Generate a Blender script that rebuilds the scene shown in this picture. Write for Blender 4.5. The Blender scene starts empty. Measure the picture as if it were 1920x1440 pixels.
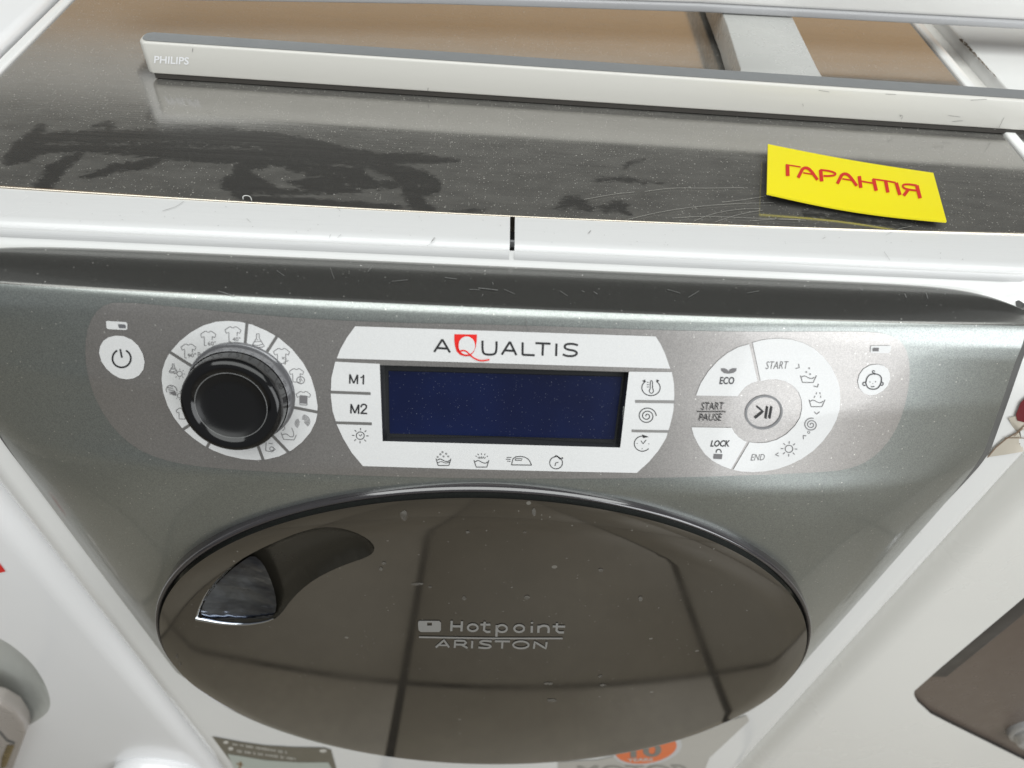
import bpy, bmesh, math, random
import numpy as np
from mathutils import Vector, Matrix, noise
from mathutils.bvhtree import BVHTree
from mathutils.geometry import delaunay_2d_cdt

random.seed(7)
S = bpy.context.scene
COL = S.collection

# ------------------------------------------------------------------ camera
FPX = 1421.79
PITCH, ROLL, YAW = 0.8327043, 0.0763248, 0.0504233
CAM = Vector((-0.0070332, -0.3073189, 1.0658597))
_fw = Vector((math.sin(YAW) * math.cos(PITCH), math.cos(YAW) * math.cos(PITCH), -math.sin(PITCH)))
_rt = Vector((math.cos(YAW), -math.sin(YAW), 0))
_up = _rt.cross(_fw)
RT = math.cos(ROLL) * _rt + math.sin(ROLL) * _up
UP = -math.sin(ROLL) * _rt + math.cos(ROLL) * _up
FW = _fw
cd = bpy.data.cameras.new('camera')
cd.sensor_fit = 'HORIZONTAL'; cd.sensor_width = 36
cd.lens = 36 * FPX / 1920
cd.clip_start = 0.02; cd.clip_end = 60
cd.dof.use_dof = True; cd.dof.focus_distance = 0.40; cd.dof.aperture_fstop = 9.0
cam = bpy.data.objects.new('camera', cd); COL.objects.link(cam)
cam.matrix_world = Matrix(((RT.x, UP.x, -FW.x, CAM.x), (RT.y, UP.y, -FW.y, CAM.y), (RT.z, UP.z, -FW.z, CAM.z), (0, 0, 0, 1)))
S.camera = cam

# ------------------------------------------------------------------ light
W = bpy.data.worlds.new("World"); S.world = W; W.use_nodes = True
bg = W.node_tree.nodes['Background']
bg.inputs[0].default_value = (0.95, 0.98, 1.0, 1); bg.inputs[1].default_value = 0.19

def area(name, loc, target, sx, sy, power, col):
    l = bpy.data.lights.new(name, 'AREA'); l.shape = 'RECTANGLE'; l.size = sx; l.size_y = sy
    l.energy = power; l.color = col
    o = bpy.data.objects.new(name, l); COL.objects.link(o); o.location = loc
    d = Vector(target) - Vector(loc)
    o.rotation_euler = d.to_track_quat('-Z', 'Y').to_euler()
    return o
area('ceiling_lamp', (0.1, -1.05, 2.75), (0.1, -1.05, 0), 3.6, 2.3, 84, (0.97, 1.0, 0.98))
area('window_light', (2.3, -2.3, 1.35), (0.1, -0.2, 0.8), 2.6, 2.0, 62, (0.95, 0.98, 1.0))
S.view_settings.view_transform = 'Standard'; S.view_settings.look = 'None'
S.view_settings.exposure = -0.10; S.view_settings.gamma = 1.0

# ------------------------------------------------------------------ helpers
def ray(x, y):
    return FW + RT * ((x - 960) / FPX) - UP * ((y - 720) / FPX)
def bp(x, y, axis, val):
    d = ray(x, y)
    return CAM + d * ((val - CAM[axis]) / d[axis])
def plane_surf(axis, val, nrm):
    n = Vector(nrm)
    return lambda x, y: (bp(x, y, axis, val), n)
def bvh_surf(verts, faces):
    t = BVHTree.FromPolygons([Vector(v) for v in verts], faces)
    def f(x, y):
        d = ray(x, y).normalized()
        loc, n, i, dist = t.ray_cast(CAM, d)
        if loc is None:
            loc, n, i, dist = t.find_nearest(CAM + d * 0.45)
        if n.dot(d) > 0: n = -n
        return loc, n
    return f

def mesh_obj(name, verts, faces, mat=None, parent=None, smooth=False, label=None):
    me = bpy.data.meshes.new(name)
    me.from_pydata([tuple(v) for v in verts], [], [tuple(f) for f in faces])
    me.update()
    if smooth:
        me.polygons.foreach_set('use_smooth', [True] * len(me.polygons))
    if mat: me.materials.append(mat)
    o = bpy.data.objects.new(name, me); COL.objects.link(o)
    if parent: o.parent = parent
    if label: o['label'] = label
    return o
def thing(name, label, cat, group=None):
    o = bpy.data.objects.new(name, None); COL.objects.link(o); o.empty_display_size = 0.05
    o['label'] = label; o['category'] = cat
    if group: o['group'] = group
    return o
def bevel(o, w, seg=2, angle=30):
    m = o.modifiers.new('bevel', 'BEVEL'); m.width = w; m.segments = seg
    m.limit_method = 'ANGLE'; m.angle_limit = math.radians(angle)
    o.data.polygons.foreach_set('use_smooth', [True] * len(o.data.polygons))
    return o
def box(name, x0, x1, y0, y1, z0, z1, mat, parent=None, bev=0, seg=3, label=None):
    v = [(x, y, z) for x in (x0, x1) for y in (y0, y1) for z in (z0, z1)]
    f = [(0, 1, 3, 2), (4, 6, 7, 5), (0, 4, 5, 1), (2, 3, 7, 6), (0, 2, 6, 4), (1, 5, 7, 3)]
    o = mesh_obj(name, v, f, mat, parent, label=label)
    if bev: bevel(o, bev, seg)
    return o
def prism(name, poly, axis, lo, hi, mat, parent=None, bev=0, seg=3):
    """poly in the two other axes, extruded along axis"""
    def P(p, t):
        return {0: (t, p[0], p[1]), 1: (p[0], t, p[1]), 2: (p[0], p[1], t)}[axis]
    n = len(poly)
    v = [P(p, lo) for p in poly] + [P(p, hi) for p in poly]
    f = [tuple(range(n)), tuple(range(2 * n - 1, n - 1, -1))] + [(i, i + n, (i + 1) % n + n, (i + 1) % n) for i in range(n)]
    o = mesh_obj(name, v, f, mat, parent)
    bm = bmesh.new(); bm.from_mesh(o.data); bmesh.ops.recalc_face_normals(bm, faces=bm.faces); bm.to_mesh(o.data); bm.free()
    if bev: bevel(o, bev, seg)
    return o
def lathe(name, prof, origin, ax, mat, parent=None, n=96, smooth=True, label=None, ring=False):
    """prof: list of (r, h) along ax"""
    ax = Vector(ax).normalized()
    u = ax.orthogonal().normalized(); w = ax.cross(u)
    v = []; f = []
    for r, h in prof:
        for i in range(n):
            a = 2 * math.pi * i / n
            v.append(Vector(origin) + ax * h + (u * math.cos(a) + w * math.sin(a)) * r)
    for k in range(len(prof) - 1):
        for i in range(n):
            j = (i + 1) % n
            f.append((k * n + i, k * n + j, (k + 1) * n + j, (k + 1) * n + i))
    if not ring:
        f.append(tuple((len(prof) - 1) * n + i for i in range(n)))
    return mesh_obj(name, v, f, mat, parent, smooth, label)
def tube(name, pts, rad, mat, parent=None, n=8, label=None):
    v = []; f = []
    pts = [Vector(p) for p in pts]
    for k, p in enumerate(pts):
        t = (pts[min(k + 1, len(pts) - 1)] - pts[max(k - 1, 0)]).normalized()
        u = t.cross(Vector((0.3, 0.9, 0.2))).normalized(); w = t.cross(u)
        r = rad(k / (len(pts) - 1)) if callable(rad) else rad
        for i in range(n):
            a = 2 * math.pi * i / n
            v.append(p + (u * math.cos(a) + w * math.sin(a)) * r)
    for k in range(len(pts) - 1):
        for i in range(n):
            j = (i + 1) % n
            f.append((k * n + i, k * n + j, (k + 1) * n + j, (k + 1) * n + i))
    return mesh_obj(name, v, f, mat, parent, True, label)

def resample(pts, step, closed=False):
    out = []
    n = len(pts)
    for i in range(n if closed else n - 1):
        a = pts[i]; b = pts[(i + 1) % n]
        L = math.hypot(b[0] - a[0], b[1] - a[1]); k = max(1, int(math.ceil(L / step)))
        for j in range(k):
            t = j / k
            out.append((a[0] + (b[0] - a[0]) * t, a[1] + (b[1] - a[1]) * t))
    if not closed: out.append(tuple(pts[-1]))
    return out
def smooth_poly(pts, closed=True, it=2):
    for _ in range(it):
        out = []
        n = len(pts)
        for i in range(n if closed else n - 1):
            a = pts[i]; b = pts[(i + 1) % n]
            out.append((a[0] * .75 + b[0] * .25, a[1] * .75 + b[1] * .25)); out.append((a[0] * .25 + b[0] * .75, a[1] * .25 + b[1] * .75))
        if not closed: out = [pts[0]] + out + [pts[-1]]
        pts = out
    return pts
def inside(pt, poly):
    x, y = pt; c = False; n = len(poly); j = n - 1
    for i in range(n):
        xi, yi = poly[i]; xj, yj = poly[j]
        if (yi > y) != (yj > y) and x < (xj - xi) * (y - yi) / (yj - yi) + xi: c = not c
        j = i
    return c
def fill2d(loops, step):
    """triangulate outer loop minus hole loops with interior points; loops are 2D"""
    pts = []; edges = []
    for lp in loops:
        b = len(pts); pts += list(lp); m = len(lp)
        edges += [(b + i, b + (i + 1) % m) for i in range(m)]
    if step:
        xs = [p[0] for p in loops[0]]; ys = [p[1] for p in loops[0]]
        x = min(xs) + step / 2
        L = [np.array(l) for l in loops]
        allp = np.array(pts)
        while x < max(xs):
            y = min(ys) + step / 2
            while y < max(ys):
                if inside((x, y), loops[0]) and not any(inside((x, y), l) for l in loops[1:]):
                    if np.min(np.abs(allp[:, 0] - x) + np.abs(allp[:, 1] - y)) > step * .45:
                        pts.append((x, y))
                y += step
            x += step
    r = delaunay_2d_cdt([Vector(p) for p in pts], edges, [], 0, 1e-7)
    V = [tuple(v) for v in r[0]]; F = []
    for t in r[2]:
        c = (sum(V[i][0] for i in t) / 3, sum(V[i][1] for i in t) / 3)
        if inside(c, loops[0]) and not any(inside(c, l) for l in loops[1:]):
            F.append(tuple(t))
    return V, F
def fix_faces(V3, F, N, V2=None):
    out = []
    if V2 is not None:
        for f in F:
            ar = 0; m = len(f)
            for i in range(m):
                p, q = V2[f[i]], V2[f[(i + 1) % m]]; ar += p[0] * q[1] - q[0] * p[1]
            if abs(ar) < .02: continue
            out.append(f if ar < 0 else tuple(reversed(f)))
        return out
    for f in F:
        a, b, c = V3[f[0]], V3[f[1]], V3[f[2]]
        if (b - a).cross(c - a).dot(N[f[0]]) < 0: f = tuple(reversed(f))
        out.append(f)
    return out
def decal(name, loops, surf, off, mat, parent, step=14, seg=10, label=None, smooth=True):
    """flat print / film lying on a surface, given by its outline as seen from the camera's pose"""
    loops = [resample(l, seg, True) for l in loops]
    V, F = fill2d(loops, step)
    P = []; N = []
    for x, y in V:
        p, n = surf(x, y); P.append(p + n * off); N.append(n)
    return mesh_obj(name, P, fix_faces(P, F, N, V), mat, parent, smooth, label)
class Ink:
    """collects strokes and filled marks into one print mesh"""
    def __init__(s): s.V = []; s.F = []
    def stroke(s, pts, w, closed=False):
        pts = resample(list(pts), 5, closed)
        n = len(pts)
        if n < 2: return
        L = []; R = []
        for i in range(n):
            a = pts[(i - 1) % n] if (closed or i > 0) else pts[i]
            b = pts[(i + 1) % n] if (closed or i < n - 1) else pts[i]
            dx, dy = b[0] - a[0], b[1] - a[1]; d = math.hypot(dx, dy) or 1
            nx, ny = -dy / d * w / 2, dx / d * w / 2
            L.append((pts[i][0] + nx, pts[i][1] + ny)); R.append((pts[i][0] - nx, pts[i][1] - ny))
        b = len(s.V)
        for l, r in zip(L, R): s.V += [l, r]
        for i in range(n if closed else n - 1):
            j = (i + 1) % n
            s.F.append((b + 2 * i, b + 2 * i + 1, b + 2 * j + 1, b + 2 * j))
    def fill(s, pts):
        V, F = fill2d([list(pts)], 0)
        b = len(s.V); s.V += V; s.F += [tuple(b + i for i in f) for f in F]
    def arc(s, c, rx, ry, a0, a1, w, n=24, rot=0):
        s.stroke([el(c, rx, ry, a0 + (a1 - a0) * i / n, rot) for i in range(n + 1)], w)
    def disc(s, c, rx, ry, n=14, rot=0):
        s.fill([el(c, rx, ry, 360 * i / n, rot) for i in range(n)])
    def text(s, body, quad, bold=0.0, sx=1.0):
        """quad: TL, TR, BR, BL pixel corners of the lettering's ink box"""
        cu = bpy.data.curves.new('t', 'FONT'); cu.body = body; cu.offset = bold; cu.resolution_u = 3
        ob = bpy.data.objects.new('t', cu); COL.objects.link(ob); bpy.context.view_layer.update()
        me = ob.to_mesh()
        vs = [tuple(v.co[:2]) for v in me.vertices]; fs = [tuple(p.vertices) for p in me.polygons]
        ob.to_mesh_clear(); bpy.data.objects.remove(ob); bpy.data.curves.remove(cu)
        x0 = min(v[0] for v in vs); x1 = max(v[0] for v in vs); y0 = min(v[1] for v in vs); y1 = max(v[1] for v in vs)
        TL, TR, BR, BL = quad; b = len(s.V)
        for vx, vy in vs:
            u = (vx - x0) / (x1 - x0); t = (vy - y0) / (y1 - y0)
            px = (BL[0] * (1 - u) + BR[0] * u) * (1 - t) + (TL[0] * (1 - u) + TR[0] * u) * t
            py = (BL[1] * (1 - u) + BR[1] * u) * (1 - t) + (TL[1] * (1 - u) + TR[1] * u) * t
            s.V.append((px, py))
        s.F += [tuple(b + i for i in f) for f in fs]
    def build(s, name, surf, off, mat, parent, label=None):
        P = []; N = []
        for x, y in s.V:
            p, n = surf(x, y); P.append(p + n * off); N.append(n)
        return mesh_obj(name, P, fix_faces(P, s.F, N, s.V), mat, parent, False, label)
def el(c, rx, ry, a, rot=0):
    a = math.radians(a); r = math.radians(rot)
    x, y = rx * math.cos(a), ry * math.sin(a)
    return (c[0] + x * math.cos(r) - y * math.sin(r), c[1] + x * math.sin(r) + y * math.cos(r))
def to_px(P):
    d = Vector(P) - CAM; z = d.dot(FW)
    return (960 + FPX * d.dot(RT) / z, 720 - FPX * d.dot(UP) / z)

# ------------------------------------------------------------------ materials
class NT:
    def __init__(s, name):
        s.m = bpy.data.materials.new(name); s.m.use_nodes = True
        s.t = s.m.node_tree; s.b = s.t.nodes['Principled BSDF']
    def n(s, typ, **kw):
        nd = s.t.nodes.new(typ)
        for k, v in kw.items():
            if k in nd.inputs: nd.inputs[k].default_value = v
            else: setattr(nd, k, v)
        return nd
    def l(s, a, b): s.t.links.new(a, b)
    def obj(s): return s.n('ShaderNodeTexCoord').outputs['Object']
    def mapping(s, scale, src=None):
        m = s.n('ShaderNodeMapping'); m.inputs['Scale'].default_value = scale
        s.l(src or s.obj(), m.inputs['Vector']); return m.outputs[0]
    def noise(s, vec, scale, detail=3, rough=.55):
        n = s.n('ShaderNodeTexNoise', Scale=scale, Detail=detail, Roughness=rough); s.l(vec, n.inputs['Vector']); return n.outputs['Fac']
    def ramp(s, fac, stops):
        r = s.n('ShaderNodeValToRGB'); e = r.color_ramp.elements
        e[0].position, e[0].color = stops[0][0], (*stops[0][1], 1)
        e[1].position, e[1].color = stops[-1][0], (*stops[-1][1], 1)
        for p, c in stops[1:-1]:
            q = e.new(p); q.color = (*c, 1)
        s.l(fac, r.inputs[0]); return r.outputs[0]
    def rng(s, fac, a, b, c, d):
        r = s.n('ShaderNodeMapRange'); r.inputs[1].default_value = a; r.inputs[2].default_value = b
        r.inputs[3].default_value = c; r.inputs[4].default_value = d; s.l(fac, r.inputs[0]); return r.outputs[0]
    def bump(s, h, strength, dist=.001):
        b = s.n('ShaderNodeBump', Strength=strength, Distance=dist); s.l(h, b.inputs['Height']); s.l(b.outputs[0], s.b.inputs['Normal']); return b
    def mix(s, f, a, b):
        m = s.n('ShaderNodeMix', data_type='RGBA')
        s.l(f, m.inputs[0])
        for i, v in ((6, a), (7, b)):
            if isinstance(v, tuple): m.inputs[i].default_value = (*v, 1)
            else: s.l(v, m.inputs[i])
        return m.outputs[2]
    def specks(s, scale, thr, dens_scale=6, dens=(.45, .7)):
        """sparse dust specks 0..1"""
        v = s.n('ShaderNodeTexVoronoi', Scale=scale); s.l(s.obj(), v.inputs['Vector'])
        sep = s.n('ShaderNodeSeparateColor'); s.l(v.outputs['Color'], sep.inputs[0])
        # size varies per cell; many cells get none
        sz = s.rng(sep.outputs[0], .35, 1, -thr * .4, thr)
        c = s.n('ShaderNodeMath', operation='LESS_THAN'); s.l(v.outputs['Distance'], c.inputs[0]); s.l(sz, c.inputs[1])
        return c.outputs[0]
    def set(s, **kw):
        for k, v in kw.items():
            k = k.replace('_', ' ')
            if hasattr(v, 'is_linked') or isinstance(v, bpy.types.NodeSocket): s.l(v, s.b.inputs[k])
            elif isinstance(v, tuple): s.b.inputs[k].default_value = (*v, 1)
            else: s.b.inputs[k].default_value = v
        return s
def simple(name, col, rough=.5, metal=0, bumpy=0, bscale=300, var=.06, **kw):
    t = NT(name); v = t.noise(t.obj(), 14, 4)
    c2 = tuple(x * (1 - var) for x in col)
    t.set(Base_Color=t.mix(v, c2, col), Roughness=t.rng(t.noise(t.obj(), 60, 3), .3, .7, rough * .85, min(1, rough * 1.15)), Metallic=metal, **kw)
    if bumpy: t.bump(t.noise(t.obj(), bscale, 3), bumpy, .0005)
    return t.m

def white_enamel(name, col, rough=.18, brush=False, dirt=.0):
    t = NT(name)
    a = t.noise(t.obj(), 5, 5); d = t.noise(t.obj(), 45, 6, .7)
    dirtc = t.mix(t.rng(d, .62, .8, 0, .35 + dirt), col, tuple(x * .96 for x in col))
    c = t.mix(a, dirtc, dirtc)
    t.set(Base_Color=c, Roughness=t.rng(a, .3, .75, rough, rough + .08), Coat_Weight=.25, Coat_Roughness=.08)
    if brush:
        n = t.noise(t.mapping((25, 900, 900)), 1, 4, .7)
        t.bump(n, .25, .0004)
        t.set(Base_Color=t.mix(t.rng(n, .55, .8, 0, .4), c, tuple(x * .86 for x in col)))
    else:
        pass
    return t.m
M_WHITE = white_enamel('white_enamel', (.86, .86, .85))
M_TRIM = white_enamel('white_trim', (.68, .68, .68), .22, True)
M_LEFTW = white_enamel('neighbour_white', (.87, .87, .88))
M_RIGHTW = white_enamel('neighbour_cream', (.84, .83, .795), .25)
M_SLAB = white_enamel('gloss_white', (.74, .73, .71), .15)

def metallic_paint(name, col, rough, flake=.14, film=False):
    t = NT(name)
    v = t.n('ShaderNodeTexVoronoi', Scale=2600.0); t.l(t.obj(), v.inputs['Vector'])
    sep = t.n('ShaderNodeSeparateColor'); t.l(v.outputs['Color'], sep.inputs[0])
    nz = t.n('ShaderNodeBump', Strength=flake, Distance=.0003); t.l(sep.outputs[0], nz.inputs['Height'])
    t.l(nz.outputs[0], t.b.inputs['Normal'])
    vr = min(.2, flake * 1.6)
    base = t.mix(t.rng(sep.outputs[1], .2, 1, 0, 1), tuple(x * (1 - vr) for x in col), tuple(min(1, x * (1 + vr)) for x in col))
    dust = t.specks(420, .16)
    t.set(Base_Color=t.mix(dust, base, (.75, .74, .70)), Metallic=.8, Roughness=t.rng(t.noise(t.mapping((30, 300, 300)), 1, 4), .3, .7, rough * .97, rough * 1.04),
          Coat_Weight=.5, Coat_Roughness=.06)
    return t.m
M_FASCIA = metallic_paint('graphite_pearl_paint', (.35, .372, .358), .30, .10)
M_PANEL = metallic_paint('grey_panel_film', (.43, .41, .395), .34, .08)
M_PRINTW = metallic_paint('silver_white_print', (.72, .72, .72), .55, .02)
for nn in M_PRINTW.node_tree.nodes:
    if nn.type == 'BSDF_PRINCIPLED': nn.inputs['Metallic'].default_value = .2
_t = M_PANEL.node_tree; _tc = _t.nodes.new('ShaderNodeTexCoord'); _mp = _t.nodes.new('ShaderNodeMapping'); _mp.inputs['Scale'].default_value = (40, 1500, 1500)
_ns = _t.nodes.new('ShaderNodeTexNoise'); _ns.inputs['Scale'].default_value = 1; _bm = [q for q in _t.nodes if q.type == 'BUMP'][0]
_t.links.new(_tc.outputs['Object'], _mp.inputs[0]); _t.links.new(_mp.outputs[0], _ns.inputs['Vector']); _t.links.new(_ns.outputs['Fac'], _bm.inputs['Height'])
M_GREYP = metallic_paint('grey_groove_print', (.36, .35, .34), .4, .02)
M_INK = simple('black_ink', (.02, .02, .022), .5)
M_INKG = simple('grey_ink', (.17, .165, .17), .5)
M_RED = simple('red_ink', (.75, .02, .015), .45)
M_BLACK = simple('black_gloss_plastic', (.006, .006, .0065), .10)
M_BLACKM = simple('black_satin_plastic', (.009, .009, .0095), .30, Specular_IOR_Level=.3)
M_COLLAR = simple('smoked_plastic', (.20, .20, .21), .16, .6, Coat_Weight=.3)
M_DKLINE = simple('dark_grey_line', (.12, .12, .118), .4)
M_GAP = simple('dark_gap', (.01, .01, .01), .8)
M_CHROME = simple('chrome_trim', (.75, .77, .80), .12, 1.0)
M_SILVERP = simple('silver_grey_plastic', (.42, .43, .44), .4, .25, bumpy=.05)
M_RUBBER = simple('rubber_foot', (.02, .02, .02), .7)

def door_glass():
    t = NT('smoked_door_glass')
    sm = t.noise(t.obj(), 9, 5, .65)
    dots = t.specks(60, .10)
    fine = t.specks(260, .13)
    both = t.n('ShaderNodeMath', operation='MAXIMUM'); t.l(dots, both.inputs[0]); t.l(fine, both.inputs[1])
    f = t.n('ShaderNodeMath', operation='MULTIPLY'); t.l(both.outputs[0], f.inputs[0]); f.inputs[1].default_value = .22
    t.set(Base_Color=t.mix(f.outputs[0], (.030, .026, .021), (.5, .49, .46)), Roughness=t.rng(sm, .35, .75, .045, .12), IOR=2.25, Specular_Tint=(1., .96, .90))
    return t.m
M_GLASS = door_glass()
M_RIM = simple('dark_rim_gloss', (.030, .027, .030), .12, IOR=2.1)

def lcd():
    t = NT('blue_lcd')
    d1 = t.specks(560, .13); d2 = t.specks(1150, .22)
    mx = t.n('ShaderNodeMath', operation='MAXIMUM'); t.l(d1, mx.inputs[0]); t.l(d2, mx.inputs[1])
    f = t.n('ShaderNodeMath', operation='MULTIPLY'); t.l(mx.outputs[0], f.inputs[0]); f.inputs[1].default_value = .20
    t.set(Base_Color=t.mix(f.outputs[0], t.mix(t.rng(t.noise(t.obj(), 14, 3), .35, .7, 0, 1), (.002, .005, .030), (.004, .011, .058)), (.42, .45, .52)), Roughness=.28)
    return t.m
M_LCD = lcd()

# brushed dark steel, dusty except where it was wiped
def plate_mat():
    t = NT('dusty_brushed_steel')
    at = t.n('ShaderNodeAttribute'); at.attribute_name = 'wipe'
    edge = t.noise(t.mapping((.6, 1.3, 1)), 330, 6, .78)
    sm = t.noise(t.mapping((40, 120, 1)), 1, 5, .7)
    ad = t.n('ShaderNodeMath', operation='ADD'); t.l(at.outputs['Fac'], ad.inputs[0])
    t.l(t.rng(edge, .2, .8, -.56, .56), ad.inputs[1])
    wiped = t.rng(ad.outputs[0], .36, .66, 0, .96)
    inv = t.n('ShaderNodeMath', operation='SUBTRACT'); inv.inputs[0].default_value = 1; t.l(wiped, inv.inputs[1])
    d1 = t.specks(330, .17); d2 = t.specks(900, .30)
    mx = t.n('ShaderNodeMath', operation='MAXIMUM'); t.l(d1, mx.inputs[0]); t.l(d2, mx.inputs[1])
    strk = t.noise(t.mapping((60, 700, 1)), 1, 5, .75)
    haze = t.rng(sm, .25, .8, .05, .135)
    hz = t.n('ShaderNodeMath', operation='MULTIPLY'); t.l(haze, hz.inputs[0]); t.l(inv.outputs[0], hz.inputs[1])
    iv2 = t.rng(inv.outputs[0], 0, 1, .22, 1)
    sp = t.n('ShaderNodeMath', operation='MULTIPLY'); t.l(mx.outputs[0], sp.inputs[0]); t.l(iv2, sp.inputs[1])
    sp2 = t.n('ShaderNodeMath', operation='MULTIPLY'); t.l(sp.outputs[0], sp2.inputs[0]); sp2.inputs[1].default_value = .30
    hz3 = t.n('ShaderNodeMath', operation='ADD'); t.l(hz.outputs[0], hz3.inputs[0]); t.l(t.rng(strk, .56, .78, 0, .045), hz3.inputs[1]); hz = hz3
    tot = t.n('ShaderNodeMath', operation='ADD', use_clamp=True); t.l(hz.outputs[0], tot.inputs[0]); t.l(sp2.outputs[0], tot.inputs[1])
    br = t.noise(t.mapping((12, 1600, 1)), 1, 3, .6)
    col = t.mix(br, (.38, .37, .355), (.46, .45, .435))
    t.set(Base_Color=col, Metallic=.92, Roughness=t.rng(t.noise(t.mapping((12, 1600, 1)), 1, 3, .6), .3, .7, .10, .15))
    t.bump(br, .05, .0002)
    dust = t.n('ShaderNodeBsdfDiffuse'); dust.inputs[0].default_value = (.62, .60, .55, 1)
    mxs = t.n('ShaderNodeMixShader'); t.l(tot.outputs[0], mxs.inputs[0]); t.l(t.b.outputs[0], mxs.inputs[1]); t.l(dust.outputs[0], mxs.inputs[2])
    out = [n for n in t.t.nodes if n.type == 'OUTPUT_MATERIAL'][0]
    t.l(mxs.outputs[0], out.inputs[0])
    return t.m
M_PLATE = plate_mat()

# ------------------------------------------------------------------ unseen room, with wall bands added for the shiny surfaces to mirror
M_TILE = None
def tile_mat():
    t = NT('brown_floor_tile')
    a = t.noise(t.obj(), 4.5, 7, .68); b = t.noise(t.obj(), 70, 4, .6)
    c = t.mix(a, (.12, .105, .078), (.30, .262, .205))
    t.set(Base_Color=t.mix(t.rng(b, .4, .8, 0, .5), c, (.145, .122, .095)), Roughness=.45)
    t.bump(b, .1, .001)
    return t.m
M_TILE = tile_mat()
M_GROUT = simple('dark_grout', (.018, .016, .013), .9, bumpy=.3)
floor = mesh_obj('floor', [(-4, -4, -.004), (4, -4, -.004), (4, 3, -.004), (-4, 3, -.004)], [(0, 1, 2, 3)], M_GROUT); floor['kind'] = 'structure'
TS = .485; TY = .97; g = .012; tile_mesh = None
for i in range(-5, 6):
    for j in range(-4, 3):
        x0 = -.112 + i * TS; y0 = -.320 + j * TY
        if tile_mesh is None:
            o = box('tile', 0, TS - g, 0, TY - g, -.003, .005, M_TILE, floor, .0015, 1); tile_mesh = o.data
        else:
            o = bpy.data.objects.new('tile', tile_mesh); COL.objects.link(o); o.parent = floor
            md = o.modifiers.new('bevel', 'BEVEL'); md.width = .0015; md.segments = 1
        o.location = (x0, y0, 0)
M_BROWN = simple('brown_board_paint', (.86, .56, .30), .8, bumpy=.1, var=.15)
M_DARKW = simple('dark_wall_paint', (.030, .028, .025), .85, var=.4)
M_MIDW = simple('pale_band_paint', (.82, .80, .76), .7, var=.2)
w = box('wall', -2.6, 2.6, 1.25, 1.33, 0, 3.0, M_DARKW); w['kind'] = 'structure'
box('unseen_brown_board', -1.25, 1.6, 1.22, 1.248, 0.0, 1.335, M_BROWN, w)  # unseen brown board, added so the steel top mirrors brown
box('unseen_pale_board', -2.6, -1.12, 1.222, 1.2485, 1.475, 1.54, M_MIDW, w)  # unseen, added to lighten the reflection at the plate's left
box('unseen_pale_band', -2.6, 2.6, 1.225, 1.2485, 1.337, 1.47, M_MIDW, w)  # unseen pale band, added for the light stripe mirrored in the plate

# ------------------------------------------------------------------ washing machine: surfaces
def lerp(a, b, t): return a + (b - a) * t
def sstep(a, b, x):
    t = min(1, max(0, (x - a) / (b - a))); return t * t * (3 - 2 * t)
HW = .2975
KC = [(-.0258, .8345), (-.0268, .8392), (-.0290, .8408), (-.0420, .8406), (-.0562, .8396), (-.0585, .8382), (-.0615, .8340), (-.0642, .8285), (-.0795, .7980), (-.0945, .7660), (-.0968, .7580), (-.0972, .7500), (-.0972, .7250), (-.0970, .6000), (-.0940, .4200)]
KE = [(.2420, -.0400, .8345), (.2422, -.0410, .8385), (.2422, -.0425, .8398), (.2420, -.0455, .8390), (.2418, -.0500, .8370), (.2414, -.0520, .8350), (.2413, -.0555, .8290), (.2418, -.0575, .8210), (.2475, -.0610, .7950), (.2580, -.0620, .7580), (.2598, -.0620, .7450), (.2606, -.0620, .7340), (.2612, -.0618, .7150), (.2602, -.0612, .6000), (.2575, -.0605, .4200)]
KP = [16, 16, 14, 7, 3.2, 2.6, 2.5, 2.5, 2.6, 2.9, 3.4, 3.8, 4.4, 4.8, 4.8]
# knots -> dense samples
ks = [0.0]
for a, b in zip(KC[:-1], KC[1:]): ks.append(ks[-1] + math.hypot(a[0] - b[0], a[1] - b[1]))
dens = sorted(set([round(x, 6) for x in np.concatenate([np.linspace(0, .07, 71), np.linspace(.07, .13, 32), np.linspace(.13, ks[-1], 34)])]))
def sm(vals, passes=2):
    v = np.interp(dens, ks, vals); x = np.array(dens)
    for _ in range(passes):
        w = v.copy()
        for i in range(1, len(v) - 1):
            t = (x[i] - x[i - 1]) / (x[i + 1] - x[i - 1])
            w[i] = .5 * v[i] + .5 * (v[i - 1] * (1 - t) + v[i + 1] * t)
        v = w
    return v
cy, cz = sm([k[0] for k in KC]), sm([k[1] for k in KC])
ex, ey, ez = sm([k[0] for k in KE]), sm([k[1] for k in KE]), sm([k[2] for k in KE])
pp = sm([float(p) for p in KP])
NU = 160
us = [math.sin((i / NU * 2 - 1) * math.pi / 2 * .9) / math.sin(math.pi / 2 * .9) for i in range(NU + 1)]
FV = []; FF = []
for k in range(len(dens)):
    for u in us:
        gq = abs(u) ** pp[k]
        wx = ex[k] + (.016 * sstep(.80, .84, ez[k]) if u < 0 else 0)
        FV.append((u * wx, lerp(cy[k], ey[k], gq), lerp(cz[k], ez[k], gq)))
for k in range(len(dens) - 1):
    for i in range(NU):
        a = k * (NU + 1) + i
        FF.append((a, a + NU + 1, a + NU + 2, a + 1))
fsurf = bvh_surf(FV, FF)
DISP = [(713, 684), (1179, 697), (1162, 838), (718, 826)]

wm = thing('washing_machine', 'white front-loading washing machine with graphite fascia, blue display and big smoked round door', 'washing machine')
wm.location = (0, 0, 0)
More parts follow.
